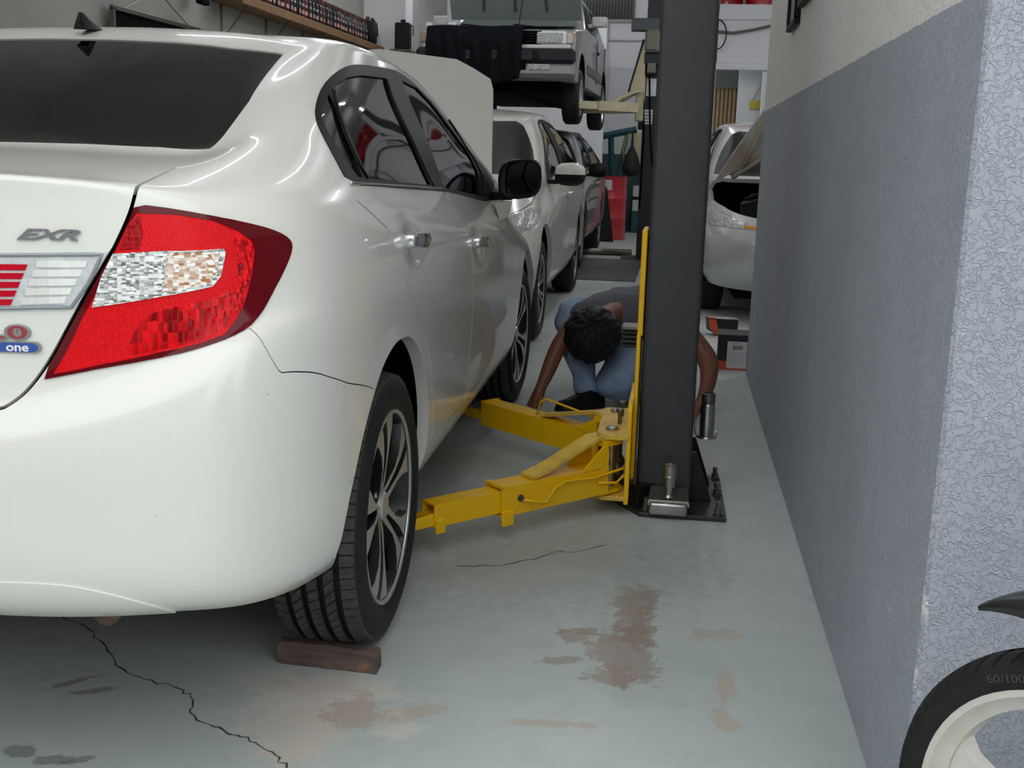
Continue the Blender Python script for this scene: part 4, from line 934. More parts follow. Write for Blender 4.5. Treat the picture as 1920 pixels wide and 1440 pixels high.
# carriage
ca = empty('carriage', rel(0, 0), parent=lift)
def cbox(nm, c, d, m=M_yel, bev=.003, **k):
    b = MB(); b.box(c, d, bev=bev); return b.build(nm, m, ca, **k)
cbox('slide_plate', (-.0955, 3.72, .745), (.018, .20, .345)); cbox('slide_plate', (-.0985, 3.72, .31), (.014, .22, .54)); cbox('slide_block', (-.045, 3.72, .48), (.08, .16, .85), M_blk)
bpl = MB(); T = frame_at(Vector((-.1185, 0, 0)), (0, 1, 0), (0, 0, 1), (1, 0, 0))
bpl.prism([(3.475, .04), (3.865, .04), (3.865, .35), (3.85, .372), (3.50, .372), (3.475, .35)], 0, .015, T=T); bpl.build('bracket_plate', M_yel, ca, bevel=.003)
def plate(nm, z, t):
    b = MB(); r2 = .03; pl = arc(-.215+r2, 3.47+r2, 180, 270, r2)+[(-.11, 3.47), (-.11, 3.865)]+arc(-.215+r2, 3.865-r2, 90, 180, r2); b.prism(pl, z, z+t); return b.build(nm, M_yel2, ca, bevel=.003)
M_yel2 = dirty_paint('worn_yellow_plate', (236, 196, 70), (176, 140, 70), .4, 16, .8, .45, .7)
plate('top_plate', .255, .02); plate('bottom_plate', .052, .016)
for (px_, py_) in ((-.168, 3.535), (-.168, 3.80)):
    p = MB(); p.lathe([(.013, .056), (.013, .276), (.021, .276), (.021, .281), (.017, .285), (0, .286)], 18, T=TRS((px_, py_, 0))); p.build('pivot_pin', M_steel, ca, angle=35)
for (px_, py_) in ((-.148, 3.615), (-.146, 3.735)):
    p = MB(); p.lathe([(.0065, .10), (.0065, .318), (.014, .318), (.014, .324), (.011, .328), (0, .328)], 12, T=TRS((px_, py_, 0))); p.lathe([(.012, .10), (.016, .105), (.016, .125), (.010, .135), (.007, .14)], 12, T=TRS((px_, py_, 0))); p.build('lock_pin', M_greysteel, ca, angle=35)
sp_ = MB(); sp_.tube([(-.148+.009*math.cos(i*.8), 3.615+.009*math.sin(i*.8), .14+.0028*i) for i in range(40)], .002, 5); sp_.build('lock_spring', M_greysteel, ca, smooth=True)
# stacked pad holder on the slide
stk = empty('pad_stack', rel(-.124, 3.68, .53), parent=lift)
for i in range(5):
    b = MB(); b.box((.002*((i*7) % 3-1), -.002*((i*5) % 3), .007+.0145*i), (.066, .105, .0115), bev=.004); b.build('pad_plate', M_greysteel if i == 4 else mat('dark_pad_plate', (52, 51, 50), rough=.5, metal=.5), stk)
# swing arms (local x along the arm)
def hollow(mb, x0, x1, w, z0, z1, t=.006):
    cx = (x0+x1)/2; L = x1-x0
    mb.box((cx, 0, z1-t/2), (L, w, t)); mb.box((cx, 0, z0+t/2), (L, w, t)); mb.box((cx, w/2-t/2, (z0+z1)/2), (L, t, z1-z0-2*t)); mb.box((cx, -w/2+t/2, (z0+z1)/2), (L, t, z1-z0-2*t))
def swing_arm(px_, py_, dx, dy, z0, z1, Lo, Li, Lt, side, w=.082):
    a = empty('swing_arm', rel(px_, py_), math.atan2(dy, dx), parent=lift)
    m = MB(); hollow(m, .045, Lo, w, z0, z1); m.build('outer_tube', M_yel, a)
    c_ = MB(); c_.box((Lo-.008, 0, z1+.002), (.018, w+.006, .005)); c_.build('tube_collar', M_yel, a); c_ = MB(); c_.box((Lo-.02, side*(w/2+.004), z0-.004), (.045, .012, .05), bev=.004); c_.build('tube_stop', M_yel, a)
    if Li > Lo:
        m = MB(); hollow(m, Lo-.12, Li, w-.018, z0+.012, z1-.012, .005); m.build('inner_tube', M_yel, a)
        c2 = MB(); c2.box((Li-.02, side*(w/2-.006), z0+.014), (.035, .010, .045), bev=.004); c2.build('tube_stop', M_yel, a)
    t = MB(); t0 = max(Li, Lo)-.06
    t.add([(t0, -.026, z0+.016), (Lt-.05, -.03, z0+.016), (Lt, -.02, z0+.016), (Lt, .02, z0+.016), (Lt-.05, .03, z0+.016), (t0, .026, z0+.016),
           (t0, -.026, z0+.06), (t0+.12, -.028, z0+.036), (Lt, -.02, z0+.036), (Lt, .02, z0+.036), (t0+.12, .028, z0+.036), (t0, .026, z0+.06)],
          [(0, 1, 2, 3, 4, 5), (6, 7, 8, 9, 10, 11), (0, 1, 7, 6), (1, 2, 8, 7), (2, 3, 9, 8), (3, 4, 10, 9), (4, 5, 11, 10), (5, 0, 6, 11)]); t.build('arm_tip', M_yel, a)
    pd = MB(); pd.lathe([(.018, z0+.03), (.018, z0+.055), (.045, z0+.058), (.05, z0+.075), (0, z0+.078)], 20, T=TRS((Lt-.03, 0, 0))); pd.build('lifting_pad', M_matblack, a, angle=35)
    # clevis plates at the pivot and raised brace
    cl = MB()
    T = frame_at(Vector((0, 0, 0)), (1, 0, 0), (0, 0, 1), (0, -1, 0))
    for sy in (-1, 1): cl = MB(); cl.prism([(.052, z0), (.08, z0), (.08, z1+.0), (.16, z1), (.075, .236), (.058, .238), (.052, .22)], sy*w/2-.004, sy*w/2+.004, T=T); cl.build('clevis_plate', M_yel, a)
    pass
    ey = MB(); ey.prism([(.07, -w/2), (.07, w/2)]+[(.038*math.cos(R(90+180*i/8)), .038*math.sin(R(90+180*i/8))) for i in range(9)], .232, .252); ey.build('pivot_eye', M_yel, a, bevel=.002); ey = MB(); ey.prism([(.07, -w/2), (.07, w/2)]+[(.038*math.cos(R(90+180*i/8)), .038*math.sin(R(90+180*i/8))) for i in range(9)], .072, .085); ey.build('pivot_eye', M_yel, a, bevel=.002)
    br = MB(); pts = [(.02, .2535), (.085, .2535), (.30, z1+.012), (.355, z1+.002)]
    vs_ = []
    for (x, z) in pts:
        for (y, dz) in ((-.031, 0), (.031, 0), (.031, .011), (-.031, .011)): vs_.append((x, y, z+dz))
    br.add(vs_, [(i*4+j, i*4+(j+1) % 4, i*4+4+(j+1) % 4, i*4+4+j) for i in range(3) for j in range(4)]+[(0, 1, 2, 3), (12, 13, 14, 15)]); br.build('brace_strap', M_yel2, a)
    rod = MB(); sy = side*(w/2+.009); zc = (z0+z1)/2
    if side > 0: rod.tube([(Lo-.07, sy, zc+.0), (Lo-.12, sy+.008, zc-.012), (Lo-.155, sy+.012, zc-.02), (Lo-.195, sy+.008, zc+.018), (Lo-.24, sy+.002, zc+.03), (.12, sy, zc+.02), (.01, sy+.004, zc+.032), (-.03, sy+.003, zc+.036), (-.025, sy+.001, zc+.014), (.02, sy, zc-.012), (.10, sy, zc)], .0042, 7)
    else: rod.tube([(Lo-.30, -side*.02, z1+.004), (Lo-.33, -side*.035, z1+.06), (Lo-.36, -side*.03, z1+.075), (.10, -side*.02, z1+.052), (.05, 0, z1+.05)], .0042, 7)
    rod.build('release_rod', M_yel, a, smooth=True)
    if side > 0:
        bt = MB(); bt.lathe([(.011, 0), (.011, .005), (.0065, .005), (.0065, .013), (0, .013)], 10, T=TRS((Lo-.07, w/2, zc+.004), (R(-90), 0, 0))); bt.build('rod_bolt', M_greysteel, a, angle=40)
    return a
swing_arm(-.168, 3.535, -.68, -.735, .076, .168, .485, .725, .88, 1)
swing_arm(-.168, 3.80, -.77, .64, .098, .19, .68, .60, .86, -1)
# pad adapter bracket on the column's right face
hb_ = MB(); hb_.add([], []); hb_.tube([rel(.104, 3.72, .29), rel(.104, 3.72, .235), rel(.112, 3.72, .226), rel(.168, 3.72, .226), rel(.174, 3.72, .234), rel(.174, 3.72, .252)], .004, 6)
hb_.lathe([(.034, .222), (.034, .228), (.020, .228), (.020, .222), (.034, .222)], 18, T=TRS(rel(.142, 3.72))); hb_.build('adapter_holder', M_steel, lift, smooth=True)

def adapter(name, loc, label, prof, m, rot=(0, 0, 0)):
    o = empty(name, loc); o.rotation_euler = rot; tag(o, label, 'lift adapter'); return o
a1 = adapter('lift_pad_adapter', (.142, 3.72, .228), 'plain steel tube adapter hanging in the holder on the lift post', None, None)
b = MB(); b.lathe([(.010, -.012), (.010, .0), (.024, .0), (.025, .012), (.0245, .10), (.021, .112)], 20); b.build('sleeve', M_steel, a1, angle=35)
b = MB(); b.lathe([(.021, .112), (.0225, .116), (.0235, .124), (.0225, .128), (.0235, .146), (.018, .148), (.016, .12), (0, .12)], 20); b.build('threaded_collar', M_greysteel, a1, angle=35)
a2 = adapter('swivel_pad_adapter', (.0265, 3.505, .016), 'steel swivel pad adapter with stepped stem standing on the lift base plate', None, None)
b = MB(); b.add([(-.060, .055, .072), (.060, .055, .072), (.066, -.02, .046), (-.066, -.02, .046), (-.060, .055, .062), (.060, .055, .062), (.066, -.024, .036), (-.066, -.024, .036)], [(0, 1, 2, 3), (4, 5, 6, 7), (0, 1, 5, 4), (1, 2, 6, 5), (2, 3, 7, 6), (3, 0, 4, 7)]); b.build('saddle_plate', M_greysteel, a2, bevel=.002)
b = MB(); b.box((0, -.03, .021), (.124, .022, .042), bev=.010, seg=3); b.build('saddle_roll', M_steel, a2, angle=45)
for s_ in (-1, 1):
    b = MB(); b.box((s_*.064, -.026, .036), (.008, .016, .016), bev=.003); b.build('saddle_lug', M_steel, a2)
b = MB(); b.lathe([(.018, .052), (.012, .060), (.012, .084), (.0175, .086), (.0175, .116), (.0235, .118), (.0235, .122), (.021, .125), (.021, .158), (.0175, .160), (.0155, .150), (0, .150)], 22, T=TRS((0, .005, 0))); b.build('stem', M_steel, a2, angle=35)

# ------------------------------------------------------------------ wooden chock behind the rear wheel
ck = MB(); random.seed(5)
L_, W_, H_ = .232, .046, .047; prof = [(-W_/2, 0), (W_/2, 0), (W_/2, H_*.85), (W_/2-.008, H_), (-W_/2+.016, H_), (-W_/2+.003, H_*.74)]
nseg = 12; vs_ = []
for i in range(nseg+1):
    x = -L_/2+L_*i/nseg
    for (y, z) in prof: vs_.append((x+(random.uniform(-.004, .004) if i in (0, nseg) else 0), y+random.uniform(-.0018, .0018), max(0, z+random.uniform(-.0018, .0018)) if z > 0 else 0))
k = len(prof); ck.add(vs_, [(i*k+j, i*k+(j+1) % k, (i+1)*k+(j+1) % k, (i+1)*k+j) for i in range(nseg) for j in range(k)]+[tuple(range(k)), tuple(nseg*k+j for j in range(k))])
def wood_mat():
    m = mat('weathered_wood', (96, 78, 68), rough=.8); nt = m.node_tree; b = nt.nodes['Principled BSDF']
    tc = N(nt, 'ShaderNodeTexCoord').outputs['Object']; mp = N(nt, 'ShaderNodeMapping'); mp.inputs['Scale'].default_value = (5, 40, 40); nt.links.new(tc, mp.inputs['Vector'])
    n1 = noise_n(nt, mp.outputs[0], 1.2, 8, .7); n2 = noise_n(nt, tc, 16, 4)
    c = mixc(nt, rng(nt, n1, .3, .7), L4((58, 46, 44)), L4((118, 100, 90))); c = mixc(nt, rng(nt, n2, .62, .74, 0, .6), c, L4((160, 104, 72)))
    nt.links.new(c, b.inputs['Base Color']); bp = N(nt, 'ShaderNodeBump'); bp.inputs['Strength'].default_value = .5; bp.inputs['Distance'].default_value = .006; nt.links.new(n1, bp.inputs['Height']); nt.links.new(bp.outputs[0], b.inputs['Normal']); return m
cko = ck.build('wooden_chock', wood_mat()); cko.location = (-.722, 2.261, 0); cko.rotation_euler = (0, 0, R(-3)); tag(cko, 'weathered wooden block wedged behind the rear tyre of the white saloon', 'wood block')
# ------------------------------------------------------------------ the other cars
def side_regions():
    return [(None, RARCH), (None, U_['farch']), ('glass_quarter', poly('quarter')), ('glass_rear', U_['rdglass']), ('glass_front', U_['fdglass']), ('dlo', poly('dlo')),
            ('rear_glass', rgl), ('windscreen', ws), ('rear_door', rdoor_poly), ('front_door', fdoor_poly)]
HL4 = [(15.1, 5.6), (15.7, 6.0), (16.8, 5.95), (17.6, 5.5), (18.2, 4.9), (18.35, 4.45), (17.6, 4.3), (16.6, 4.0), (15.9, 4.3), (15.3, 5.0)]
AMB4 = [(17.78, 4.85), (18.1, 4.8), (18.25, 4.5), (17.85, 4.42)]
HL2 = [(15.05, 5.55), (15.6, 5.95), (16.6, 6.0), (17.7, 5.75), (17.95, 5.2), (17.3, 4.55), (16.4, 4.62), (15.6, 5.0)]
BUMP2 = [(16.6, 0), (16.62, 1.4), (16.1, 3.6), (15.95, 4.4), (16.4, 4.55), (17.3, 4.5), (18.0, 5.0), (19, 5.1), (19, 0)]
HOOD2 = [(14.55, 6.55), (15.4, 6.1), (16.6, 6.05), (17.75, 5.85), (19, 5.6), (19, 7.45), (15.1, 7.45), (14.6, 7.1)]
GRILLE = [(18.05, 4.9), (19, 4.9), (19, 4.1), (18.2, 4.1)]
LOWG = [(17.7, 2.6), (19, 2.6), (19, 1.2), (17.9, 1.2)]
def make_sedan(name, label, X, Yfront, rz, paint_m, scale=(1, 1, 1), hood_open=None, wheel_style='multi', net=None, handles=M_chrome, r_w=.315, mirror_m=None, lowg=True, hlp=None):
    """faces the camera: local +y (forward) points to -Y"""
    S = Surf(NETA if net is None else net)
    o = empty(name, (X, Yfront+2.668*scale[1], 0), math.pi+rz); o.scale = scale; tag(o, label, 'car')
    reg = side_regions()+([('indicator', AMB4)] if hlp else [])+[('headlamp', hlp or HL2), ('grille', GRILLE), ('low_grille' if lowg else 'front_bumper', LOWG), ('hood' if not hood_open else None, HOOD2), ('front_bumper', BUMP2)]
    gp = [(rd, .005), (U_['rdoor_bottom'], .005), (bs, .005), (fd_front, .005), ([(16.1, 3.6), (15.95, 4.4)], .005), ([(14.6, 7.1), (14.55, 6.55), (15.4, 6.1), (16.6, 6.05), (17.75, 5.85), (19, 5.6)], .006)]
    uv, pan = cut_panels(S, reg, gp, du=.3, dv=.3)
    panel_object(S, uv, pan['body'], 'body_shell', paint_m, o, 0, .03)
    panel_object(S, uv, pan['front_bumper'], 'front_bumper', paint_m, o, 0, .02)
    panel_object(S, uv, pan['rear_glass'], 'rear_window', M_tint, o, 0, 0, -.003)
    panel_object(S, uv, pan['windscreen'], 'windscreen', M_tint, o, 0, 0, -.003)
    if 'grille' in pan: panel_object(S, uv, pan['grille'], 'grille', M_matblack, o, 0, .01, -.006)
    if 'low_grille' in pan: panel_object(S, uv, pan['low_grille'], 'lower_grille', M_matblack, o, 0, .01, -.006)
    if 'hood' in pan: panel_object(S, uv, pan['hood'], 'bonnet', paint_m, o, 0, .015)
    for sd in (1, -1):
        panel_object(S, uv, pan['rear_door'], 'rear_door', paint_m, o, sd, .012); panel_object(S, uv, pan['front_door'], 'front_door', paint_m, o, sd, .012)
        panel_object(S, uv, pan['dlo'], 'window_trim', M_blacktrim, o, sd, .01, .002)
        for k_, nm in (('glass_quarter', 'quarter_window'), ('glass_rear', 'rear_door_window'), ('glass_front', 'front_door_window')): panel_object(S, uv, pan[k_], nm, M_tint, o, sd, 0, -.003)
        panel_object(S, uv, pan['headlamp'], 'headlamp', M_headlight, o, sd, .02, .003)
        if 'indicator' in pan: panel_object(S, uv, pan['indicator'], 'indicator', M_amber, o, sd, .02, .004)
        mr = empty('wing_mirror', (sd*.80, 2.03, .965), parent=o); b = MB(); N_ = 16; vs_ = []
        prof = [(-.05, .0, 0), (-.045, .75, .8), (-.02, .98, 1), (.03, 1.0, 1), (.07, .8, .85), (.095, .4, .5), (.10, 0, 0)]
        for (y, k, k2) in prof:
            for i in range(N_):
                a = 2*math.pi*i/N_; cx_ = math.copysign(abs(math.cos(a))**.7, math.cos(a)); cz_ = math.copysign(abs(math.sin(a))**.7, math.sin(a))
                vs_.append((sd*(.15+.105*k*cx_), y, .04+.076*k2*cz_))
        low = [i for i in range(len(prof)-1)]
        fcs = []; ms = []
        for j in range(len(prof)-1):
            for i in range(N_):
                fcs.append((j*N_+i, j*N_+(i+1) % N_, (j+1)*N_+(i+1) % N_, (j+1)*N_+i)); a = 2*math.pi*(i+.5)/N_; ms.append(1 if math.sin(a) < -.12 or j < 1 else 0)
        b.v = vs_; b.f = fcs; b.m = ms; b.build('mirror_housing', [mirror_m or paint_m, M_matblack], mr, smooth=True)
        am = MB(); am.box((sd*.03, .02, -.01), (.10, .06, .03), bev=.01); am.build('mirror_arm', M_matblack, mr)
        for (s0, z0) in ((.20, .935), (1.20, .86)):
            h = MB(); h.tube([(sd*.862, s0-.07, z0), (sd*.895, s0-.05, z0), (sd*.90, s0, z0), (sd*.895, s0+.05, z0), (sd*.862, s0+.07, z0)], .013, 8); h.build('door_handle', handles, o, smooth=True)
        for sy in (0, 2.668):
            wl_ = MB(); n_ = 12; vs2 = []
            for i in range(n_+1):
                a = R(-10+200*i/n_)
                for x in (.84, .5): vs2.append((sd*x, sy+.41*math.cos(a), .32+.41*math.sin(a)))
            wl_.add(vs2, [(i*2, i*2+1, i*2+3, i*2+2) for i in range(n_)]); wl_.build('wheel_arch_liner', M_under, o)
    inner_shell(S, [U_['rarch'], U_['farch']]+([HOOD2] if hood_open else []), M_under, o, -.035, 1.2, 8.4)
    ub_ = MB(); ub_.box((0, 1.15, .31), (1.46, 3.5, .12), bev=.03); ub_.build('underbody', M_under, o)
    w0 = make_wheel('wheel', o, r_w, .19, .21, style=wheel_style, detailed=False, n=32); w0.location = (.755, 0, r_w)
    for (x, y, z_) in ((-.755, 0, 180), (.755, 2.668, 0), (-.755, 2.668, 180)):
        c = copy_tree(w0, o); c.location = (x, y, r_w); c.rotation_euler = (.3, 0, R(z_))
    return o, S
M_white2 = paint('white_car_paint', (222, 219, 211), rough=.2)
M_silver = mat('silver_car_paint', (150, 152, 154), rough=.25, metal=.4, coat=.6)
M_silver2 = mat('pale_silver_paint', (196, 198, 196), rough=.22, metal=.15, coat=.6)
car2, S2 = make_sedan('white_parked_car', 'white car with folded-out white mirror parked nose to nose behind the foreground saloon', -1.685, 6.93, R(.5), M_white2, scale=(1, .985, 1.02))
car3, S3 = make_sedan('silver_parked_car', 'silver grey car with black mirror parked behind the second white car', -1.80, 11.52, R(0), M_silver, scale=(1, .97, 1.0), mirror_m=M_matblack)
car4, S4 = make_sedan('silver_hatch_car', 'pale silver car with raised rusty bonnet beyond the lift post', 0.945, 8.85, R(2), M_silver2, scale=(1, .98, 1.03), hood_open=True, lowg=False, hlp=HL4)
M_rustin = mat('rusty_bonnet_lining', (196, 190, 178), rough=.6, noise=(3.2, .8, (128, 84, 48)))
raised_bonnet(car4, (2.72, .955), R(57), [(0, .86), (.30, .85), (.37, .78), (.52, .5), (.65, .25), (.77, 0)], M_silver2, M_rustin, bulge=.03, rear=.30)
# frame rib, latch and stay of that bonnet; engine bay
def hp(t, a, off=-.03, ang=R(57), h0=(2.72, .955)): return (t, h0[0]+a*math.cos(ang)-off*math.sin(ang), h0[1]+a*math.sin(ang)+off*math.cos(ang))
rb = MB(); rb.tube([hp(t, a) for t, a in ((-.58, .1), (-.47, .45), (-.36, .70), (-.25, .80), (0, .82), (.25, .80), (.36, .70), (.47, .45), (.58, .1))], .014, 6); rb.build('bonnet_rib', M_rustin, car4, smooth=True)
rb = MB(); rb.tube([hp(t, a) for t, a in ((-.64, .06), (-.45, .22), (-.25, .33), (0, .37), (.25, .33), (.45, .22), (.64, .06))], .02, 6); rb.build('bonnet_rib', M_rustin, car4, smooth=True)
for t_, a_ in ((.40, .50), (.42, .34), (.32, .60), (-.4, .5), (-.3, .6)):
    q = MB(); p0 = Vector(hp(t_, a_, -.024)); q.tube([p0, Vector(hp(t_, a_, -.028))], .012, 8); q.build('bonnet_hole', M_under, car4)
b = MB(); b.box((0, 3.0, .20), (1.25, .65, .08), bev=.02); b.build('shade_box', M_under, car4)  # black box added under the nose to deepen the shade there
st_ = MB(); st_.tube([(.15, 3.3, .82), hp(.25, .62)], .005, 6); st_.build('bonnet_stay', M_under, car4)
eg = MB(); eg.box((0, 3.0, .55), (1.3, .7, .3), bev=.03); eg.build('engine_bay', M_under, car4)
random.seed(11)
for i, (x, y, z, dx, dy, dz, mm) in enumerate(((.48, 3.05, .76, .2, .24, .14, M_matblack), (.2, 3.0, .74, .3, .3, .10, mat('engine_cover', (36, 36, 38), rough=.5)), (.45, 2.86, .82, .12, .1, .12, M_matblack), (-.2, 3.0, .74, .3, .3, .12, M_matblack), (-.5, 2.95, .78, .2, .25, .18, M_matblack))):
    b = MB(); b.box((x, y, z), (dx, dy, dz), bev=.02); b.build('engine_part', mm, car4)
for pts in (((.58, 3.15, .80), (.45, 3.2, .85), (.3, 3.15, .82)), ((.55, 3.0, .84), (.4, 2.95, .9), (.2, 3.1, .83)), ((.35, 3.2, .8), (.1, 3.22, .83), (-.1, 3.1, .82))):
    b = MB(); b.tube(pts, .014, 8); b.build('engine_hose', M_matblack, car4, smooth=True)
b = MB(); b.lathe([(0, .06), (.03, .055), (.035, 0)], 14, T=TRS((.36, 3.08, .80))); b.build('filler_cap', M_steel, car4, smooth=True)

# ------------------------------------------------------------------ old square-cut car up on the second lift
LZ = 1.575
old = empty('lifted_silver_car', (-1.80, 14.6, LZ), math.pi+R(-1.5)); tag(old, 'old square silver car raised on the far lift with bonnet open', 'car')
M_osil = mat('old_silver_paint', (150, 152, 152), rough=.3, metal=.35, coat=.3)
M_bluebump = mat('dark_blue_bumper', (13, 13, 24), rough=.5); M_offw = mat('off_white_trim', (206, 208, 204), rough=.35)
def archpts(cy, r, n=10): return [(cy+r*math.cos(R(180-180*i/n)), .30+r*math.sin(R(180-180*i/n))) for i in range(n+1)]
side = [(-.78, .36), (-.62, .30)]+archpts(0, .33)+archpts(2.45, .33)+[(3.05, .30), (3.12, .36), (3.14, .62), (3.10, .80), (2.3, .89), (1.95, .92), (-.55, .92), (-.80, .86), (-.82, .6)]
def yzprism(mb, pl, x0, x1, mi=0):
    n = len(pl); vs_ = [(x0, p[0], p[1]) for p in pl]+[(x1, p[0], p[1]) for p in pl]
    mb.add(vs_, [tuple(range(n)), tuple(range(n, 2*n))[::-1]]+[(i, (i+1) % n, n+(i+1) % n, n+i) for i in range(n)], mi)
b = MB(); yzprism(b, side, -.80, .80); b.build('body_shell', M_osil, old, bevel=.022, angle=45)
gh = MB(); yb, yt = [(-.55, .92), (1.95, .92)], None
gv = []
for (y, z, x) in ((-.62, .92, .76), (-.15, 1.36, .60), (1.10, 1.38, .60), (1.93, .92, .76)): gv += [(-x, y, z), (x, y, z)]
gh.add(gv, [(0, 1, 3, 2), (2, 3, 5, 4), (4, 5, 7, 6), (0, 2, 4, 6), (1, 3, 5, 7), (0, 1, 7, 6)]); gh.build('cabin', M_osil, old, bevel=.03, angle=45)
wsn = MB(); wsn.add([(-.66, 1.885, .955), (.66, 1.885, .955), (.56, 1.185, 1.345), (-.56, 1.185, 1.345)], [(0, 1, 2, 3)], T=TRS((0, .006, .010))); wsn.build('windscreen', mat('clear_windscreen', (110, 126, 124), rough=.05, spec=.6), old)
for sd in (1, -1):
    for (ya, yb_) in ((.75, 1.75), (-.25, .65)):
        sw = MB(); f_ = lambda y, z: (sd*(.76-(z-.92)*.365+.006), y, z)
        t_a = ya+(.12 if ya < 0 else 0); t_b = yb_-(.55 if yb_ > 1.5 else 0)
        sw.add([f_(ya, .96), f_(yb_, .96), f_(t_b, 1.31), f_(t_a, 1.31)], [(0, 1, 2, 3)]); sw.build('side_window', M_tint, old)
    mrr = MB(); mrr.box((sd*.90, 1.80, 1.02), (.17, .09, .11), bev=.015); mrr.box((sd*.80, 1.80, .98), (.06, .05, .04), bev=.01); mrr.build('wing_mirror', M_offw, old, angle=45)
    for (y0_, y1_) in ((1.0, 1.9), (.05, .95)):
        ds = MB(); ds.tube([(sd*.803, y0_, .40), (sd*.803, y0_, .90)], .004, 4); ds.build('door_seam', M_dark, old)
    sk = MB(); sk.box((sd*.805, 1.22, .50), (.02, 1.6, .10), bev=.008); sk.build('side_moulding', mat('grey_moulding', (92, 94, 96), rough=.5) if sd == 1 else bpy.data.materials['grey_moulding'], old)
    hd = MB(); hd.box((sd*.81, .95, .76), (.02, .14, .03), bev=.006); hd.build('door_handle', M_matblack, old)
bpx = MB(); bpx.box((0, 3.16, .54), (1.62, .14, .14), bev=.03); bpx.build('front_bumper', M_bluebump, old)
bp3 = MB(); bp3.box((0, 3.15, .405), (1.60, .13, .15), bev=.04); bp3.build('front_apron', M_osil, old)
for sd in (1, -1):
    fg = MB(); fg.box((sd*.45, 3.216, .43), (.22, .02, .055), bev=.006); fg.build('fog_lamp', M_headlight, old)
for i in range(4):
    gl_ = MB(); gl_.box((0, 3.217, .412+.016*i), (.62, .012, .006)); gl_.build('apron_slat', M_matblack, old)
lg_ = MB(); lg_.box((0, 3.216, .435), (.64, .004, .07)); lg_.build('apron_mesh', M_under, old)
gr_ = MB(); gr_.box((0, 3.125, .71), (.92, .04, .15), bev=.006); gr_.build('grille', M_under, old)
for i in range(5):
    g2 = MB(); g2.box((0, 3.15, .655+.026*i), (.9, .012, .006)); g2.build('grille_slat', M_matblack, old)
for sd in (1, -1):
    h1 = MB(); h1.box((sd*.555, 3.125, .715), (.31, .06, .135), bev=.02); h1.build('headlamp', mat('lamp_surround', (226, 228, 226), rough=.25, coat=1) if sd == 1 else bpy.data.materials['lamp_surround'], old)
    h2 = MB(); h2.box((sd*.555, 3.158, .715), (.24, .02, .10), bev=.006); h2.build('headlamp_glass', M_headlight, old)
    h3 = MB(); h3.box((sd*.745, 3.10, .715), (.09, .09, .13), bev=.02); h3.build('indicator', mat('indicator_lens', (170, 150, 140), rough=.15, coat=1) if sd == 1 else bpy.data.materials['indicator_lens'], old)
    h4 = MB(); h4.box((sd*.792, 3.07, .715), (.012, .07, .11), bev=.004); h4.build('indicator_amber', M_amber, old)
ws_ = MB(); ws_.box((0, 3.14, .628), (1.5, .05, .045), bev=.012); ws_.build('bumper_top_strip', M_offw, old)
ov = MB(); ov.box((.42, 3.24, .545), (.06, .02, .10), bev=.01); ov.build('overrider', M_matblack, old)
ov = MB(); ov.box((-.42, 3.24, .545), (.06, .02, .10), bev=.01); ov.build('overrider', M_matblack, old)
cw = MB(); cw.box((0, 2.05, .915), (1.3, .12, .03), bev=.01); cw.build('cowl', M_matblack, old)
for sd in (-.35, .25):
    wp = MB(); wp.tube([(sd, 2.02, .94), (sd+.15, 1.93, .955), (sd+.40, 1.86, .985)], .007, 6); wp.build('wiper', M_matblack, old)
raised_bonnet(old, (2.0, 1.02), R(62), [(0, 1.02), (.62, 1.0), (.70, .97), (.72, .5), (.72, 0)], M_osil, mat('bonnet_lining', (112, 118, 118), rough=.6), bulge=.01)
for tt in (-.35, 0, .35):
    r_b = MB(); r_b.tube([hp(tt, .1, -.02, R(62), (2.0, 1.02)), hp(tt*.8, .9, -.02, R(62), (2.0, 1.02))], .015, 6); r_b.build('bonnet_rib', bpy.data.materials['bonnet_lining'], old, smooth=True)
bst = MB(); bst.tube([(-.2, 3.0, .82), hp(-.2, .85, -.03, R(62), (2.0, 1.02))], .005, 6); bst.build('bonnet_stay', M_matblack, old)
eg2 = MB(); eg2.box((0, 2.6, .78), (1.2, .8, .12), bev=.03); eg2.build('engine_bay', M_under, old)
ub2 = MB(); ub2.box((0, 1.2, .27), (1.35, 3.7, .14), bev=.04); ub2.tube([(-.2, 3.0, .22), (-.2, 1, .18), (-.3, -.6, .2)], .03, 8); ub2.build('underbody', M_under, old)
for sd in (1, -1):
    for cy in (0, 2.45):
        wa = MB(); n_ = 10; vv = []
        for i in range(n_+1):
            a = R(180*i/n_)
            for x in (.795, .45): vv.append((sd*x, cy+.325*math.cos(a), .30+.325*math.sin(a)))
        wa.add(vv, [(i*2, i*2+1, i*2+3, i*2+2) for i in range(n_)]); wa.build('wheel_arch_liner', M_under, old)
wo = make_wheel('wheel', old, .29, .18, .19, style='steel', detailed=False, n=32); wo.location = (.71, 0, .185)
for (x, y, z_) in ((-.71, 0, 180), (.71, 2.45, 0), (-.71, 2.45, 180)):
    c = copy_tree(wo, old); c.location = (x, y, .185); c.rotation_euler = (0, 0, R(z_))
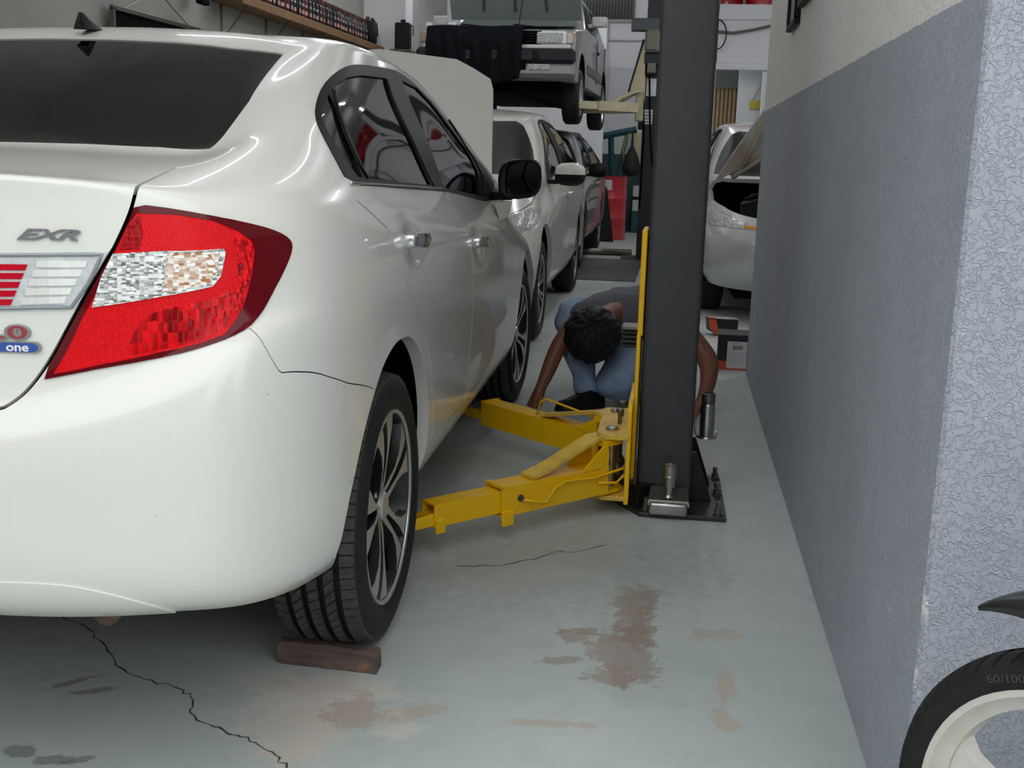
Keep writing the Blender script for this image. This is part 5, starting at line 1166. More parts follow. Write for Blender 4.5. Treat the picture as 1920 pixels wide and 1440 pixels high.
# fender cover cloth over its nose
def cloth_noise(a, b): return .016*math.sin(7*a+2*b)+.012*math.sin(15*a-3*b+1)+.008*math.sin(4*b+9*a)
cl = MB(); nu_, nv_ = 40, 26; cv = []
M_o = old.matrix_world if False else None
for j in range(nv_+1):
    for i in range(nu_+1):
        a = i/nu_; b = j/nv_; x = .70-.98*a                     # local x: image left is +x
        L_ = b*(.70+.10*math.sin(3*a)-.28*max(0, .25-a)*2); top = .22
        if L_ < top: y = 2.98+L_; z = .845-.03*(L_/top)+.006*math.sin(9*a)
        else: y = 3.20+cloth_noise(a*3, b*2)+.05*min(1, (L_-top)/.15); z = .815-(L_-top)
        cv.append((x+(.03*(b-.4) if a > .9 else 0), y, z))
cl.add(cv, [(j*(nu_+1)+i, j*(nu_+1)+i+1, (j+1)*(nu_+1)+i+1, (j+1)*(nu_+1)+i) for j in range(nv_) for i in range(nu_)])
clo = cl.build('fender_cover_cloth', mat('black_navy_cloth', (7, 8, 14), rough=.8, spec=.15, bump=(120, .2)), smooth=True); clo.location = old.location; clo.rotation_euler = old.rotation_euler
sm = clo.modifiers.new('thickness', 'SOLIDIFY'); sm.thickness = .006
tag(clo, 'black protective cloth draped over the nose of the lifted silver car', 'cloth')

# ------------------------------------------------------------------ second lift at the back
M_cream = mat('cream_lift_paint', (206, 198, 164), rough=.45, noise=(8, .6, (172, 160, 120)))
M_dark2 = mat('dark_blue_black_paint', (24, 25, 30), rough=.45)
l2 = empty('far_vehicle_lift', (-.33, 12.95, 0)); tag(l2, 'far black lift post with cream arms holding up the old silver car', 'car lift')
def b2x(nm, c, d, m, bev=.006, **k):
    b = MB(); b.box((c[0]+.33, c[1]-12.95, c[2]), d, bev=bev); return b.build(nm, m, l2, **k)
b2x('column', (-.31, 13.0, 1.75), (.25, .26, 3.5), M_dark2)
b2x('base_plate', (-.36, 13.0, .01), (.5, .55, .02), M_dark2)
b2x('control_box', (-.45, 12.80, 2.575), (.30, .16, .13), mat('grey_control_box', (74, 78, 82), rough=.5)); b2x('motor', (-.36, 12.76, 2.40), (.17, .18, .24), mat('motor_grey_green', (112, 114, 100), rough=.45), .03)
b2x('valve_block', (-.36, 12.78, 2.12), (.10, .10, .12), M_greysteel, .01); b2x('pump_tank', (-.36, 12.80, 2.22), (.16, .12, .12), M_dark2, .01)
b2x('sign_plate', (-.355, 12.862, 1.92), (.11, .006, .19), mat('white_sign', (216, 218, 220), rough=.4), .001)
b2x('sign_plate', (-.375, 12.862, 1.60), (.10, .006, .16), bpy.data.materials['white_sign'], .001)
for i in range(4): b2x('sign_line', (-.375, 12.857, 1.545+.035*i), (.075, .003, .006), M_dark, .0)
for pts in (((-.42, 12.84, 2.3), (-.44, 12.84, 1.9), (-.41, 12.84, 1.4), (-.42, 12.84, .6)), ((-.38, 12.84, 2.05), (-.36, 12.83, 1.7), (-.33, 12.83, 1.3), (-.30, 12.84, 1.1), (-.27, 12.84, 1.0))):
    t = MB(); t.tube([(p[0]+.33, p[1]-12.95, p[2]) for p in pts], .011, 6); t.build('hose', M_under, l2, smooth=True)
b2x('carriage', (-.47, 12.95, 1.80), (.10, .24, .50), M_cream, .01)
cg = MB(); T = frame_at(Vector((0, -.17, 0)), (1, 0, 0), (0, 0, 1), (0, -1, 0)); cg.prism([(-.10, 1.86), (-.10, 2.42), (-.13, 2.42), (-.27, 1.86)], -.006, .006, T=T); cg.build('carriage_gusset', M_cream, l2)
ce_ = MB(); ce_.tube([(-.13, -.18, 2.42), (-.27, -.18, 1.86)], .012, 6); ce_.build('gusset_edge', M_dark2, l2)
for (dx, dy, L_) in ((-.75, -.66, .95), (-.70, .71, .95)):
    a = empty('swing_arm', (-.18, -.02 if dy > 0 else -.2, 0), math.atan2(dy, dx), parent=l2)
    m = MB(); hollow(m, .0, .55, .10, 1.64, 1.74, .006); m.build('outer_tube', M_cream, a); m = MB(); hollow(m, .50, L_, .08, 1.65, 1.73, .006); m.build('inner_tube', M_cream, a)
    br = MB(); br.add([(.0, -.03, 1.86), (.0, .03, 1.86), (.32, .03, 1.745), (.32, -.03, 1.745), (0, -.03, 1.89), (0, .03, 1.89), (.36, .03, 1.745), (.36, -.03, 1.745)], [(0, 1, 2, 3), (4, 5, 6, 7), (0, 4, 7, 3), (1, 5, 6, 2), (0, 1, 5, 4), (2, 3, 7, 6)]); br.build('brace_strap', M_cream, a)
    pd = MB(); pd.lathe([(.02, 1.73), (.02, 1.75), (.05, 1.755), (.05, 1.775), (0, 1.775)], 16, T=TRS((L_-.04, 0, 0))); pd.build('lifting_pad', M_matblack, a)
fc = MB(); fc.box((-.85, 11.65, .006), (1.0, 2.25, .012), bev=.003); fco = fc.build('floor_plate', mat('dark_floor_plate', (92, 96, 94), rough=.5, metal=.2, noise=(6, .6, (72, 74, 72)))); tag(fco, 'dark steel floor plate in front of the far lift', 'plate')
cb = MB(); cb.tube([(-1.6, 13.35, .04), (-.50, 13.35, .04)], .04, 10); cbo = cb.build('lift_crossbar', M_greysteel, smooth=True); tag(cbo, 'grey steel pipe lying across the floor at the far lift', 'pipe')
# ------------------------------------------------------------------ crouching mechanic
def skin_mesh(name, chains, root, mats, parent, sub=2, disp=None):
    """chains: lists of (x, y, z, r); chains share vertices by position"""
    bm = bmesh.new(); lay = bm.verts.layers.skin.verify(); idx = {}
    for ch in chains:
        prev = None
        for (x, y, z, r) in ch:
            k = (round(x, 4), round(y, 4), round(z, 4)); v = idx.get(k)
            if v is None:
                v = bm.verts.new((x, y, z)); idx[k] = v; rr = r if isinstance(r, tuple) else (r, r); v[lay].radius = rr; v[lay].use_root = False
            if prev is not None and prev is not v:
                try: bm.edges.new((prev, v))
                except ValueError: pass
            prev = v
    idx[tuple(round(q, 4) for q in root)][lay].use_root = True
    me = bpy.data.meshes.new(name); bm.to_mesh(me); bm.free()
    o = bpy.data.objects.new(name, me); COL.objects.link(o)
    s = o.modifiers.new('skin', 'SKIN'); s.use_smooth_shade = True; ss = o.modifiers.new('sub', 'SUBSURF'); ss.levels = sub; ss.render_levels = sub
    dg = bpy.context.evaluated_depsgraph_get(); dg.update(); me2 = bpy.data.meshes.new_from_object(o.evaluated_get(dg)); bpy.data.objects.remove(o)
    if disp:
        for v in me2.vertices: v.co = disp(v.co)
    me2.materials.clear(); me2.materials.append(mats); me2.polygons.foreach_set('use_smooth', [True]*len(me2.polygons)); me2.name = name
    o = bpy.data.objects.new(name, me2); COL.objects.link(o); o.parent = parent
    return o
M_skin = mat('brown_skin', (138, 88, 66), rough=.5, noise=(20, .3, (120, 72, 54)))
M_hair = mat('black_hair', (9, 8, 9), rough=.55, bump=(160, .6))
M_denim = mat('washed_blue_denim', (122, 144, 174), rough=.8, noise=(7, .8, (164, 184, 208)), bump=(260, .25))
M_shirt = mat('grey_shirt', (98, 100, 106), rough=.85, noise=(9, .5, (80, 82, 88)), bump=(14, .35))
man = empty('person', (-.2, 5.35, 0)); tag(man, 'person in grey t-shirt and blue jeans crouching behind the yellow lift arms', 'person')
PX, PY = -.2, 5.35
def w(x, y, z, r): return (x-PX, y-PY, z, r)
pel = w(-.13, 5.78, .33, .10); sp1 = w(-.15, 5.62, .39, .085); sp2 = w(-.19, 5.42, .42, .085); ch = w(-.22, 5.27, .41, .085); nk = w(-.29, 5.12, .425, .055); hd0 = w(-.325, 5.04, .40, .075); hd1 = w(-.345, 5.0, .355, .088); hd2 = w(-.352, 4.97, .30, .062)
def hand(wr, dirv, side):
    """wrist tuple, direction of the palm, thumb side vector -> chains"""
    p = Vector(wr[:3]); d = Vector(dirv).normalized(); s = Vector(side).normalized(); out = []
    pc = p+d*.045; palm = (*pc, .026); out.append([wr, palm])
    for i, (o, L) in enumerate(((.030, .070), (.011, .080), (-.010, .075), (-.029, .058))):
        b = pc+d*.035+s*o; m = b+d*L*.45+Vector((0, 0, -.004)); e = b+d*L*.8+Vector((0, 0, -.022)); out.append([palm, (*b, .011), (*m, .0088), (*e, .0072)])
    t0 = pc+s*.03-d*.01; t1 = t0+s*.022+d*.022; t2 = t1+d*.028+s*.004; out.append([palm, (*t0, .012), (*t1, .0095), (*t2, .0075)])
    return out
shA = w(-.395, 5.24, .43, .062); elA = w(-.515, 5.10, .265, .042); foA = w(-.55, 5.04, .16, .036); wrA = w(-.578, 5.005, .085, .026)
shB = w(-.02, 5.33, .44, .062); elB = w(.195, 5.18, .225, .053); foB = w(.185, 5.06, .13, .036); wrB = w(.16, 4.97, .07, .027)
hipA = w(-.24, 5.74, .31, .095); knA = w(-.49, 5.33, .40, .066); caA = w(-.43, 5.19, .25, .052); anA = w(-.355, 5.04, .095, .038)
hipB = w(-.03, 5.74, .29, .095); knB = w(-.26, 4.985, .10, .078); caB = w(-.11, 5.3, .07, .052); anB = w(-.03, 5.52, .06, .038)
chains = [[pel, sp1, sp2, ch, nk, hd0, hd1, hd2], [ch, shA, elA, foA, wrA]]+hand(wrA, (-.28, -.1, -.65), (.6, -.75, 0))+[[ch, shB, elB, foB, wrB]]+hand(wrB, (-.4, -.5, -.35), (-.7, .5, 0))+[[pel, hipA, knA, caA, anA], [pel, hipB, knB, caB, anB]]
skin_mesh('body', chains, pel[:3], M_skin, man, 2)
up = lambda q, k: (q[0], q[1], q[2], q[3]+k)
def folds(c): return Vector((c.x+.006*math.sin(60*c.z+30*c.x), c.y+.006*math.sin(55*c.z+20*c.y), c.z+.004*math.sin(70*c.x+40*c.y)))
mA = w(-.37, 5.52, .365, .098); mB = w(-.15, 5.30, .22, .125)
skin_mesh('jeans', [[up(sp1, .0), up(pel, .022), up(hipA, .012), mA, up(knA, .022), up(caA, .02), w(-.37, 5.07, .11, .06), w(-.355, 5.04, .055, .062)], [up(pel, .022), up(hipB, .014), mB, up(knB, .028), up(caB, .02), w(-.05, 5.47, .07, .055)]], up(pel, .022)[:3], M_denim, man, 2, folds)
mvA = tuple(shA[i]+(elA[i]-shA[i])*.42 for i in range(3)); mvB = tuple(shB[i]+(elB[i]-shB[i])*.42 for i in range(3))
def sfold(c): return Vector((c.x+.007*math.sin(45*c.y+30*c.z), c.y, c.z+.009*math.sin(38*c.y+22*c.x)+.004*math.sin(80*c.y)))
skin_mesh('t_shirt', [[w(-.12, 5.90, .28, .14), w(-.125, 5.78, .33, .165), w(-.15, 5.62, .36, .165), w(-.165, 5.44, .365, .165), w(-.19, 5.29, .36, .15), w(-.275, 5.14, .405, .098)], [w(-.19, 5.29, .36, .15), up(shA, .028), (*mvA, .074)], [w(-.19, 5.29, .36, .15), up(shB, .03), (*mvB, .078)]], w(-.165, 5.44, .365, .165)[:3], M_shirt, man, 2, sfold)
# face features and hair
hc = Vector(w(-.345, 4.985, .355, 0)[:3]); hx = Vector((1, .1, 0)).normalized(); hup = Vector((.05, -.45, .89)).normalized(); hfw = Vector((-.1, -.45, -.89)).normalized()
hh = MB(); nlat, nlon = 40, 64; hv = []
for j in range(nlat+1):
    th = math.pi*j/nlat*.80
    for i in range(nlon):
        ph = 2*math.pi*i/nlon; rr = 1+.03*math.sin(9*ph+5*th)+.025*math.sin(17*ph-7*th)+random.uniform(-.04, .03)
        v = Vector((math.sin(th)*math.cos(ph)*.128, math.sin(th)*math.sin(ph)*.13, math.cos(th)*.135))*rr; hv.append(hc+v.x*Vector((1, 0, 0))+v.y*Vector((0, .5, .86))+v.z*Vector((.04, -.86, .5)))
hh.add(hv, [(j*nlon+i, j*nlon+(i+1) % nlon, (j+1)*nlon+(i+1) % nlon, (j+1)*nlon+i) for j in range(nlat) for i in range(nlon)]); hh.build('hair', M_hair, man, smooth=True)
for sg in (-1, 1):
    e = MB(); ec = hc+Vector((sg*.103, .055, -.012)); e.lathe([(0, -.012), (.012, -.010), (.018, 0), (.012, .008), (0, .006)], 10, axis='x', T=TRS(ec, (0, 0, 0), (sg, 1, 1.4))); e.build('ear', M_skin, man, smooth=True)
fc_ = hc+Vector((0, .02, -.10))
nz = MB(); nz.add([fc_+Vector((-.014, -.01, 0)), fc_+Vector((.014, -.01, 0)), fc_+Vector((0, -.035, .012)), fc_+Vector((0, -.012, -.03)), fc_+Vector((0, .02, -.012))], [(0, 2, 3), (2, 1, 3), (0, 3, 4), (3, 1, 4), (0, 1, 2)]); nz.build('nose', M_skin, man, smooth=True)
for (nm, an, toe, hl_) in (('shoe', (-.355, 5.04), (-.455, 4.935), 0), ('shoe', (-.02, 5.54), (.01, 5.66), 1)):
    s_ = MB(); d = Vector((toe[0]-an[0], toe[1]-an[1], 0)).normalized(); p0 = Vector((an[0]-PX, an[1]-PY, 0)); pts = []
    prof = [(-.075, .034, .07), (-.05, .042, .095), (.0, .043, .098), (.05, .045, .07), (.11, .05, .052), (.16, .046, .045), (.185, .025, .032)]
    sd_ = Vector((-d.y, d.x, 0)); vs_ = []
    for (a, wd, h_) in prof:
        for (k, zz) in ((-1, 0), (-1.0, .4), (-.6, 1), (.6, 1), (1.0, .4), (1, 0)): vs_.append(p0+d*a+sd_*wd*k+Vector((0, 0, .002+h_*zz)))
    s_.add(vs_, [(i*6+j, i*6+(j+1) % 6, i*6+6+(j+1) % 6, i*6+6+j) for i in range(6) for j in range(6)]+[tuple(range(6)), tuple(36+j for j in range(6))]); s_.build('shoe', M_matblack, man, smooth=True)
# ------------------------------------------------------------------ motorcycle nose at the right
moto = empty('motorcycle', (.575, 1.426, 0), R(-46)); tag(moto, 'motorcycle front end with white alloy wheel and black mudguard at the corner', 'motorcycle')
M_wrim = mat('white_rim_paint', (226, 220, 212), rough=.35, noise=(12, .5, (190, 180, 168)))
M_mfend = mat('speckled_black_plastic', (26, 27, 26), rough=.35, noise=(200, .5, (60, 60, 58)))
# local x: from the wheel's leading edge (-x) to the rear (+x); axle along local y, camera side is -y
mw = empty('front_wheel', (0, 0, .262), parent=moto); rT = .262
m = MB(); m.lathe([(.213, .034), (.22, .040), (.236, .042), (.250, .034), (.259, .016), (rT-.002, 0), (.259, -.016), (.250, -.034), (.236, -.042), (.22, -.040), (.213, -.034)], 64, axis='y'); m.build('tyre', M_rubber, mw, smooth=True)
tb = MB()
for k in range(56):
    for sg in (-1, 1):
        a0 = 2*math.pi*k/56; da = 2*math.pi/56*.72
        vs_ = []
        for (rr, y) in ((.262, sg*.003), (.2605, sg*.018), (.2515, sg*.036)):
            for a in (a0, a0+da): vs_.append((rr*math.sin(a+sg*abs(y)*1.6), y, rr*math.cos(a+sg*abs(y)*1.6)))
        for (rr, y) in ((.256, sg*.003), (.2545, sg*.018), (.2455, sg*.036)):
            for a in (a0, a0+da): vs_.append((rr*math.sin(a+sg*abs(y)*1.6), y, rr*math.cos(a+sg*abs(y)*1.6)))
        tb.add(vs_, [(0, 1, 3, 2), (2, 3, 5, 4), (0, 2, 8, 6), (2, 4, 10, 8), (1, 7, 9, 3), (3, 9, 11, 5), (4, 5, 11, 10)])
tag(tb.build('tread_blocks', M_rubber, mw), kind='stuff')
m = MB(); m.lathe([(.215, .032), (.216, .036), (.206, .036), (.200, .028), (.192, .022), (.186, .020), (.186, -.020), (.192, -.022), (.200, -.028), (.206, -.036), (.216, -.036), (.215, -.032), (.19, 0)], 64, axis='y'); m.build('rim', M_wrim, mw, angle=40)
for k in range(3):
    a = 2*math.pi*k/3+.75; s_ = MB(); vs_ = []
    for (r_, hw_, hy) in ((.03, .02, .022), (.08, .013, .016), (.13, .012, .013), (.165, .020, .014), (.192, .045, .016)):
        for (p, q) in ((-1, -1), (1, -1), (1, 1), (-1, 1)): vs_.append((r_*math.sin(a)+p*hw_*math.cos(a), q*hy, r_*math.cos(a)-p*hw_*math.sin(a)))
    s_.add(vs_, [(i*4+j, i*4+(j+1) % 4, i*4+4+(j+1) % 4, i*4+4+j) for i in range(4) for j in range(4)]); s_.build('spoke', M_wrim, mw, angle=50)
m = MB(); m.lathe([(0, -.045), (.035, -.045), (.045, -.03), (.045, .03), (.035, .045), (0, .045)], 24, axis='y'); m.build('hub', M_greysteel, mw, angle=40)
m = MB(); m.lathe([(.06, -.048), (.115, -.048), (.115, -.044), (.06, -.044), (.06, -.048)], 32, axis='y'); m.build('brake_disc', M_steel, mw, angle=30)
text_mesh('60/100-17', .016, .0006, mat('tyre_lettering', (70, 68, 66), rough=.7), 'tyre_lettering', mw, frame_at(Vector((-.09, -.0425, .213)), (.92, 0, .39), (-.39, 0, .92), (0, -1, 0)), xs=1.3)
# mudguard
fd = MB(); n_ = 22; vs_ = []
for i in range(n_+1):
    a = R(-32+100*i/n_); kk = math.sin(min(1, .10+i/n_*2.4)*math.pi/2)
    for (y, dr_) in ((-.062*kk, -.020*kk), (-.055*kk, .008*kk), (-.03*kk, .022*kk), (0, .026*kk), (.03*kk, .022*kk), (.055*kk, .008*kk), (.062*kk, -.020*kk)):
        rr = .326+dr_; vs_.append((rr*math.sin(a), y, .262+rr*math.cos(a)))
fd.add(vs_, [(i*7+j, i*7+j+1, i*7+8+j, i*7+7+j) for i in range(n_) for j in range(6)])
fdo = fd.build('mudguard', M_mfend, moto, smooth=True); q = fdo.modifiers.new('thickness', 'SOLIDIFY'); q.thickness = .004
for sg in (-1, 1):
    fk = MB(); fk.tube([(.0, sg*.085, .262), (.02, sg*.085, .35), (.10, sg*.085, .62), (.17, sg*.085, .88)], [.022, .026, .022, .018], 12); fk.build('fork_leg', M_greysteel, moto, smooth=True)
ax = MB(); ax.tube([(0, -.10, .262), (0, .10, .262)], .010, 10); ax.build('axle', M_steel, moto, smooth=True)
hs_ = MB(); hs_.box((.20, 0, .92), (.14, .22, .05), bev=.02); hs_.tube([(.20, -.33, 1.02), (.19, -.18, 1.03), (.20, 0, .96), (.19, .18, 1.03), (.20, .33, 1.02)], .012, 8); hs_.build('handlebar', M_matblack, moto, smooth=True)
fr = MB(); fr.tube([(.20, 0, .88), (.45, 0, .60), (.80, 0, .42), (1.15, 0, .42)], .035, 10); fr.box((.65, 0, .40), (.36, .22, .24), bev=.05); fr.build('frame', M_matblack, moto, smooth=True)
bd_ = MB(); bd_.box((.52, 0, .76), (.42, .24, .18), bev=.08, seg=3); bd_.box((.98, 0, .78), (.55, .22, .10), bev=.04, seg=3); bd_.build('tank_and_seat', M_mfend, moto, smooth=True)
rw_ = copy_tree(mw, moto); rw_.name = 'rear_wheel'; rw_.location = (1.22, 0, .262)

# ------------------------------------------------------------------ cartons on the floor behind the post
M_card = mat('black_carton', (24, 24, 26), rough=.55); M_org = mat('orange_print', (206, 84, 44), rough=.5); M_lab = mat('white_label', (206, 204, 202), rough=.6); M_greyp = mat('grey_print', (168, 172, 178), rough=.5)
bx1 = empty('black_carton', (.368, 6.33, 0), R(-2)); tag(bx1, 'black carton with orange base band and white barcode label on the floor', 'box')
m = MB(); m.box((0, 0, .098), (.19, .22, .196), bev=.002); m.build('carton', M_card, bx1)
m = MB(); m.box((0, -.1108, .024), (.186, .001, .046)); m.build('orange_band', M_org, bx1)
m = MB(); m.box((.012, -.1115, .085), (.108, .001, .150)); m.build('label', M_lab, bx1)
for i in range(11):
    x = -.018+.0052*i+(.001 if i % 3 == 0 else 0)
    m = MB(); m.box((x+.006, -.1122, .126), (.0034 if i % 2 else .0018, .0006, .022)); m.build('barcode_bar', M_dark, bx1)
for i, (wd, z) in enumerate(((.05, .149), (.09, .098), (.085, .088), (.09, .078), (.06, .068), (.08, .058), (.085, .048), (.05, .036))):
    m = MB(); m.box((.012-(.09-wd)/2 if i else .012, -.1122, z), (wd, .0006, .0028)); m.build('print_line', M_greyp, bx1)
bx2 = empty('tilted_carton', (.345, 7.5, .0), R(14)); tag(bx2, 'grey and orange carton lying tilted under the bumper of the pale silver car', 'box')
T_ = TRS((0, 0, .0), (R(-8), R(-5), 0))
m = MB(); m.add([(-.10, -.05, .05), (-.06, -.055, .015), (-.01, -.055, .004), (.09, -.05, .0), (.10, .06, .0), (-.09, .06, .03), (-.105, -.045, .115), (.095, -.045, .105), (.10, .06, .105), (-.10, .06, .115)],
        [(0, 1, 2, 3, 7, 6), (3, 4, 8, 7), (4, 5, 9, 8), (5, 0, 6, 9), (6, 7, 8, 9), (0, 5, 4, 3, 2, 1)]); m.build('carton', M_card, bx2)
m = MB(); m.add([(-.107, -.048, .118), (.097, -.048, .108), (.102, .06, .108), (-.102, .06, .118)], [(0, 1, 2, 3)]); m.build('grey_top', M_greyp, bx2)
m = MB(); m.add([(-.105, -.0485, .112), (-.06, -.0505, .110), (-.03, -.058, .006), (-.062, -.058, .017), (-.10, -.053, .05)], [(0, 1, 2, 3, 4)]); m.build('orange_panel', M_org, bx2)
m = MB(); m.add([(-.104, -.049, .1192), (-.05, -.049, .1165), (-.05, .056, .1165), (-.102, .056, .1192)], [(0, 1, 2, 3)]); m.build('pink_panel', mat('pale_red_print', (214, 120, 104), rough=.5), bx2)
m = MB(); m.add([(.03, -.03, .1128), (.085, -.03, .1105), (.086, .0, .1105), (.03, .0, .1128)], [(0, 1, 2, 3)]); m.build('red_label', mat('red_print_label', (196, 96, 90), rough=.5), bx2)

# ------------------------------------------------------------------ drums, hoist and clutter at the back wall
M_drum = mat('red_drum_paint', (186, 18, 34), rough=.3, coat=.3, noise=(3, .3, (150, 14, 26)))
def drum(x, y, z, label, grp=None):
    o = empty('oil_drum', (x, y, z)); tag(o, label, 'drum', grp)
    m = MB(); m.lathe([(0, .01), (.28, .01), (.285, 0), (.29, .012), (.285, .025), (.285, .285), (.293, .30), (.285, .315), (.285, .565), (.293, .58), (.285, .595), (.285, .86), (.29, .868), (.29, .88), (.28, .88), (.278, .866), (0, .866)], 40); m.build('drum_body', M_drum, o, angle=35)
    m = MB(); m.lathe([(.03, .866), (.03, .876), (0, .876)], 14, T=TRS((.17, 0, 0))); m.build('bung', M_steel, o)
    return o
d1 = drum(-1.0, 16.1, 0, 'red steel drum with white sticker standing on the floor by the back wall')
m = MB(); m.add([(.288*math.sin(R(a)), -.288*math.cos(R(a)), z) for z in (.70, .84) for a in (-25, -10, 5, 18)], [(0, 1, 5, 4), (1, 2, 6, 5), (2, 3, 7, 6)]); m.build('sticker', M_lab, d1)
drum(.56, 18.55, 3.355, 'red drum on the high ledge, the one next to the black lift post'); drum(1.17, 18.55, 3.355, 'red drum on the high ledge, the one next to the grey wall')
m = MB(); o_ = empty('black_ramp_board', (-1.06, 15.55, 0)); tag(o_, 'black tapered board leaning against the red floor drum', 'board')
m.add([(-.14, -.06, 0), (.22, -.06, 0), (.08, .20, .74), (-.10, .20, .74), (-.14, -.03, 0), (.22, -.03, 0), (.08, .23, .74), (-.10, .23, .74)], [(0, 1, 2, 3), (4, 5, 6, 7), (0, 1, 5, 4), (1, 2, 6, 5), (2, 3, 7, 6), (3, 0, 4, 7)]); m.build('board', M_matblack, o_)
m = MB(); m.tube([(-.02, -.075, .06), (.0, .10, .50)], .008, 6); m.build('metal_strip', M_greysteel, o_)
hoist = empty('engine_hoist', (-.95, 17.0, 0)); tag(hoist, 'teal engine hoist with slanting boom beside the red floor drum', 'engine hoist'); M_teal = mat('teal_hoist_paint', (40, 84, 88), rough=.4)
for nm, a, b, s in (('boom', (-.45, 0, 1.40), (.30, 0, 1.56), .05), ('mast', (.0, .05, .05), (-.08, .05, 1.46), .045), ('leg', (.0, -.1, .06), (-.15, .85, .06), .04), ('leg', (.0, -.1, .06), (.16, .85, .06), .04), ('ram', (-.02, .02, .55), (.16, .0, 1.48), .03)):
    m = MB(); m.tube([a, b], s, 4 if nm != 'ram' else 10); m.build(nm, M_teal, hoist)
bag = empty('black_hanging_bag', (-.70, 16.86, 0)); tag(bag, 'black bag hanging from the teal engine hoist', 'bag')
m = MB(); m.lathe([(.012, 1.50), (.02, 1.32), (.09, 1.18), (.14, 1.02), (.13, .92), (.05, .88), (0, .88)], 18); m.build('bag_body', mat('black_bag_fabric', (14, 15, 16), rough=.7, bump=(30, .6)), bag, smooth=True)
m = MB(); m.tube([(-.10, 0, 1.0), (-.13, -.03, 1.25), (-.10, -.02, 1.42), (-.04, 0, 1.5)], .016, 6); m.build('strap', mat('olive_strap', (128, 124, 60), rough=.7), bag, smooth=True)
bxk = MB(); bxk.box((0, 0, 0), (.09, .06, .13), bev=.01); bo = bxk.build('black_wall_box', M_matblack); bo.location = (-.60, 17.2, 1.63); tag(bo, 'small black box at the end of the teal hoist boom', 'box')
arm_ = MB(); arm_.tube([(-.62, 17.2, 1.63), (-.66, 17.1, 1.5)], .012, 6)
cab = empty('cream_cabinet', (-.52, 17.82, 1.05)); tag(cab, 'cream metal cabinet on the back wall behind the far lift post', 'cabinet')
m = MB(); m.box((0, 0, .24), (.42, .28, .48), bev=.01); m.build('cabinet_body', M_cream, cab); m = MB(); m.box((0, -.145, .30), (.38, .01, .32), bev=.004); m.build('cabinet_door', M_cream, cab)
pal = empty('white_board_stack', (-.52, 17.72, 0)); tag(pal, 'stack of white boards on edge low on the back wall', 'boards')
for i, z in enumerate((.42, .64)):
    m = MB(); m.box((0, 0, z), (.34, .12, .17), bev=.008); m.build('board', M_offw, pal)
m = MB(); m.box((0, .02, .17), (.36, .14, .32), bev=.01); m.build('plinth', M_teal, pal)

# conduits and cables on the back wall
def cable(name, pts, r, material, label, cat):
    m = MB(); m.tube(pts, r, 6); o = m.build(name, material, smooth=True); tag(o, label, cat); return o
M_pvc = mat('grey_conduit', (176, 178, 180), rough=.5)
cable('conduit', [(-3.4, 17.96, 3.20), (-.2, 17.96, 3.20)], .016, M_pvc, 'grey conduit running level under the roller shutter', 'conduit')
cable('conduit', [(-1.9, 17.96, 2.92), (-.4, 17.96, 2.92)], .012, M_pvc, 'thin grey conduit running level below the shutter conduit', 'conduit')
cable('conduit', [(-1.20, 17.95, 3.20), (-1.20, 17.95, 2.70), (-1.24, 17.93, 2.5), (-1.24, 17.93, 2.3), (-1.17, 17.93, 2.3), (-1.17, 17.93, 2.52), (-1.20, 17.95, 2.6)], .014, M_pvc, 'grey conduit dropping to a loop on the white back wall', 'conduit')
cable('conduit', [(-1.24, 17.95, 2.3), (-1.27, 17.95, 1.2)], .012, M_pvc, 'thin pipe going down the back wall below the conduit loop', 'conduit')
cable('cable', [(.30, 17.95, 3.08), (.7, 17.94, 3.05), (1.0, 17.94, 3.10), (1.5, 17.95, 3.22)], .022, mat('dusty_cable', (104, 100, 92), rough=.6), 'thick dusty cable sagging along the beam right of the lift post', 'cable')
cable('cable', [(.46+.14*math.sin(t*.45), 17.90, 3.02+.22*math.cos(t*.45)) for t in range(0, 12)], .012, mat('black_cable', (40, 40, 42), rough=.5), 'loop of thin black cable hanging at the beam beside the post', 'cable')
yt = empty('yellow_hanger_tag', (1.20, 18.46, 0)); tag(yt, 'yellow tag hanging on a string above the rusty bonnet', 'tag')
m = MB(); m.box((0, 0, 2.02), (.30, .02, .13), bev=.004); m.build('tag', mat('yellow_tag', (206, 190, 70), rough=.6), yt); m = MB(); m.tube([(-.11, 0, 2.08), (.02, 0, 2.36), (.13, 0, 2.08)], .008, 5); m.build('string', M_greysteel, yt)

# ------------------------------------------------------------------ oil shelf on the left wall
shf = empty('oil_shelf', (-3.62, 10.9, 2.30)); tag(shf, 'long wooden shelf of oil bottles on the left wall', 'shelf'); M_shw = mat('shelf_wood', (146, 108, 70), rough=.6, noise=(6, .7, (104, 72, 44)))
m = MB(); m.box((0, 0, .0), (.28, 4.3, .05), bev=.004); m.build('shelf_board', M_shw, shf); m = MB(); m.box((.15, 0, -.012), (.02, 4.3, .072), bev=.003); m.build('shelf_lip', M_shw, shf)
for y in (-1.9, -.9, .1, 1.1, 2.0):
    m = MB(); m.tube([(-.12, y, -.02), (-.12, y, -.30), (.10, y, -.03)], .008, 6); m.build('shelf_bracket', M_greysteel, shf)
M_bot = [mat('red_bottle_plastic', (84, 12, 18), rough=.3), mat('black_bottle_plastic', (16, 12, 14), rough=.3)]; M_cap = mat('bottle_cap', (70, 16, 20), rough=.4); M_blab = mat('bottle_label', (190, 150, 144), rough=.5)
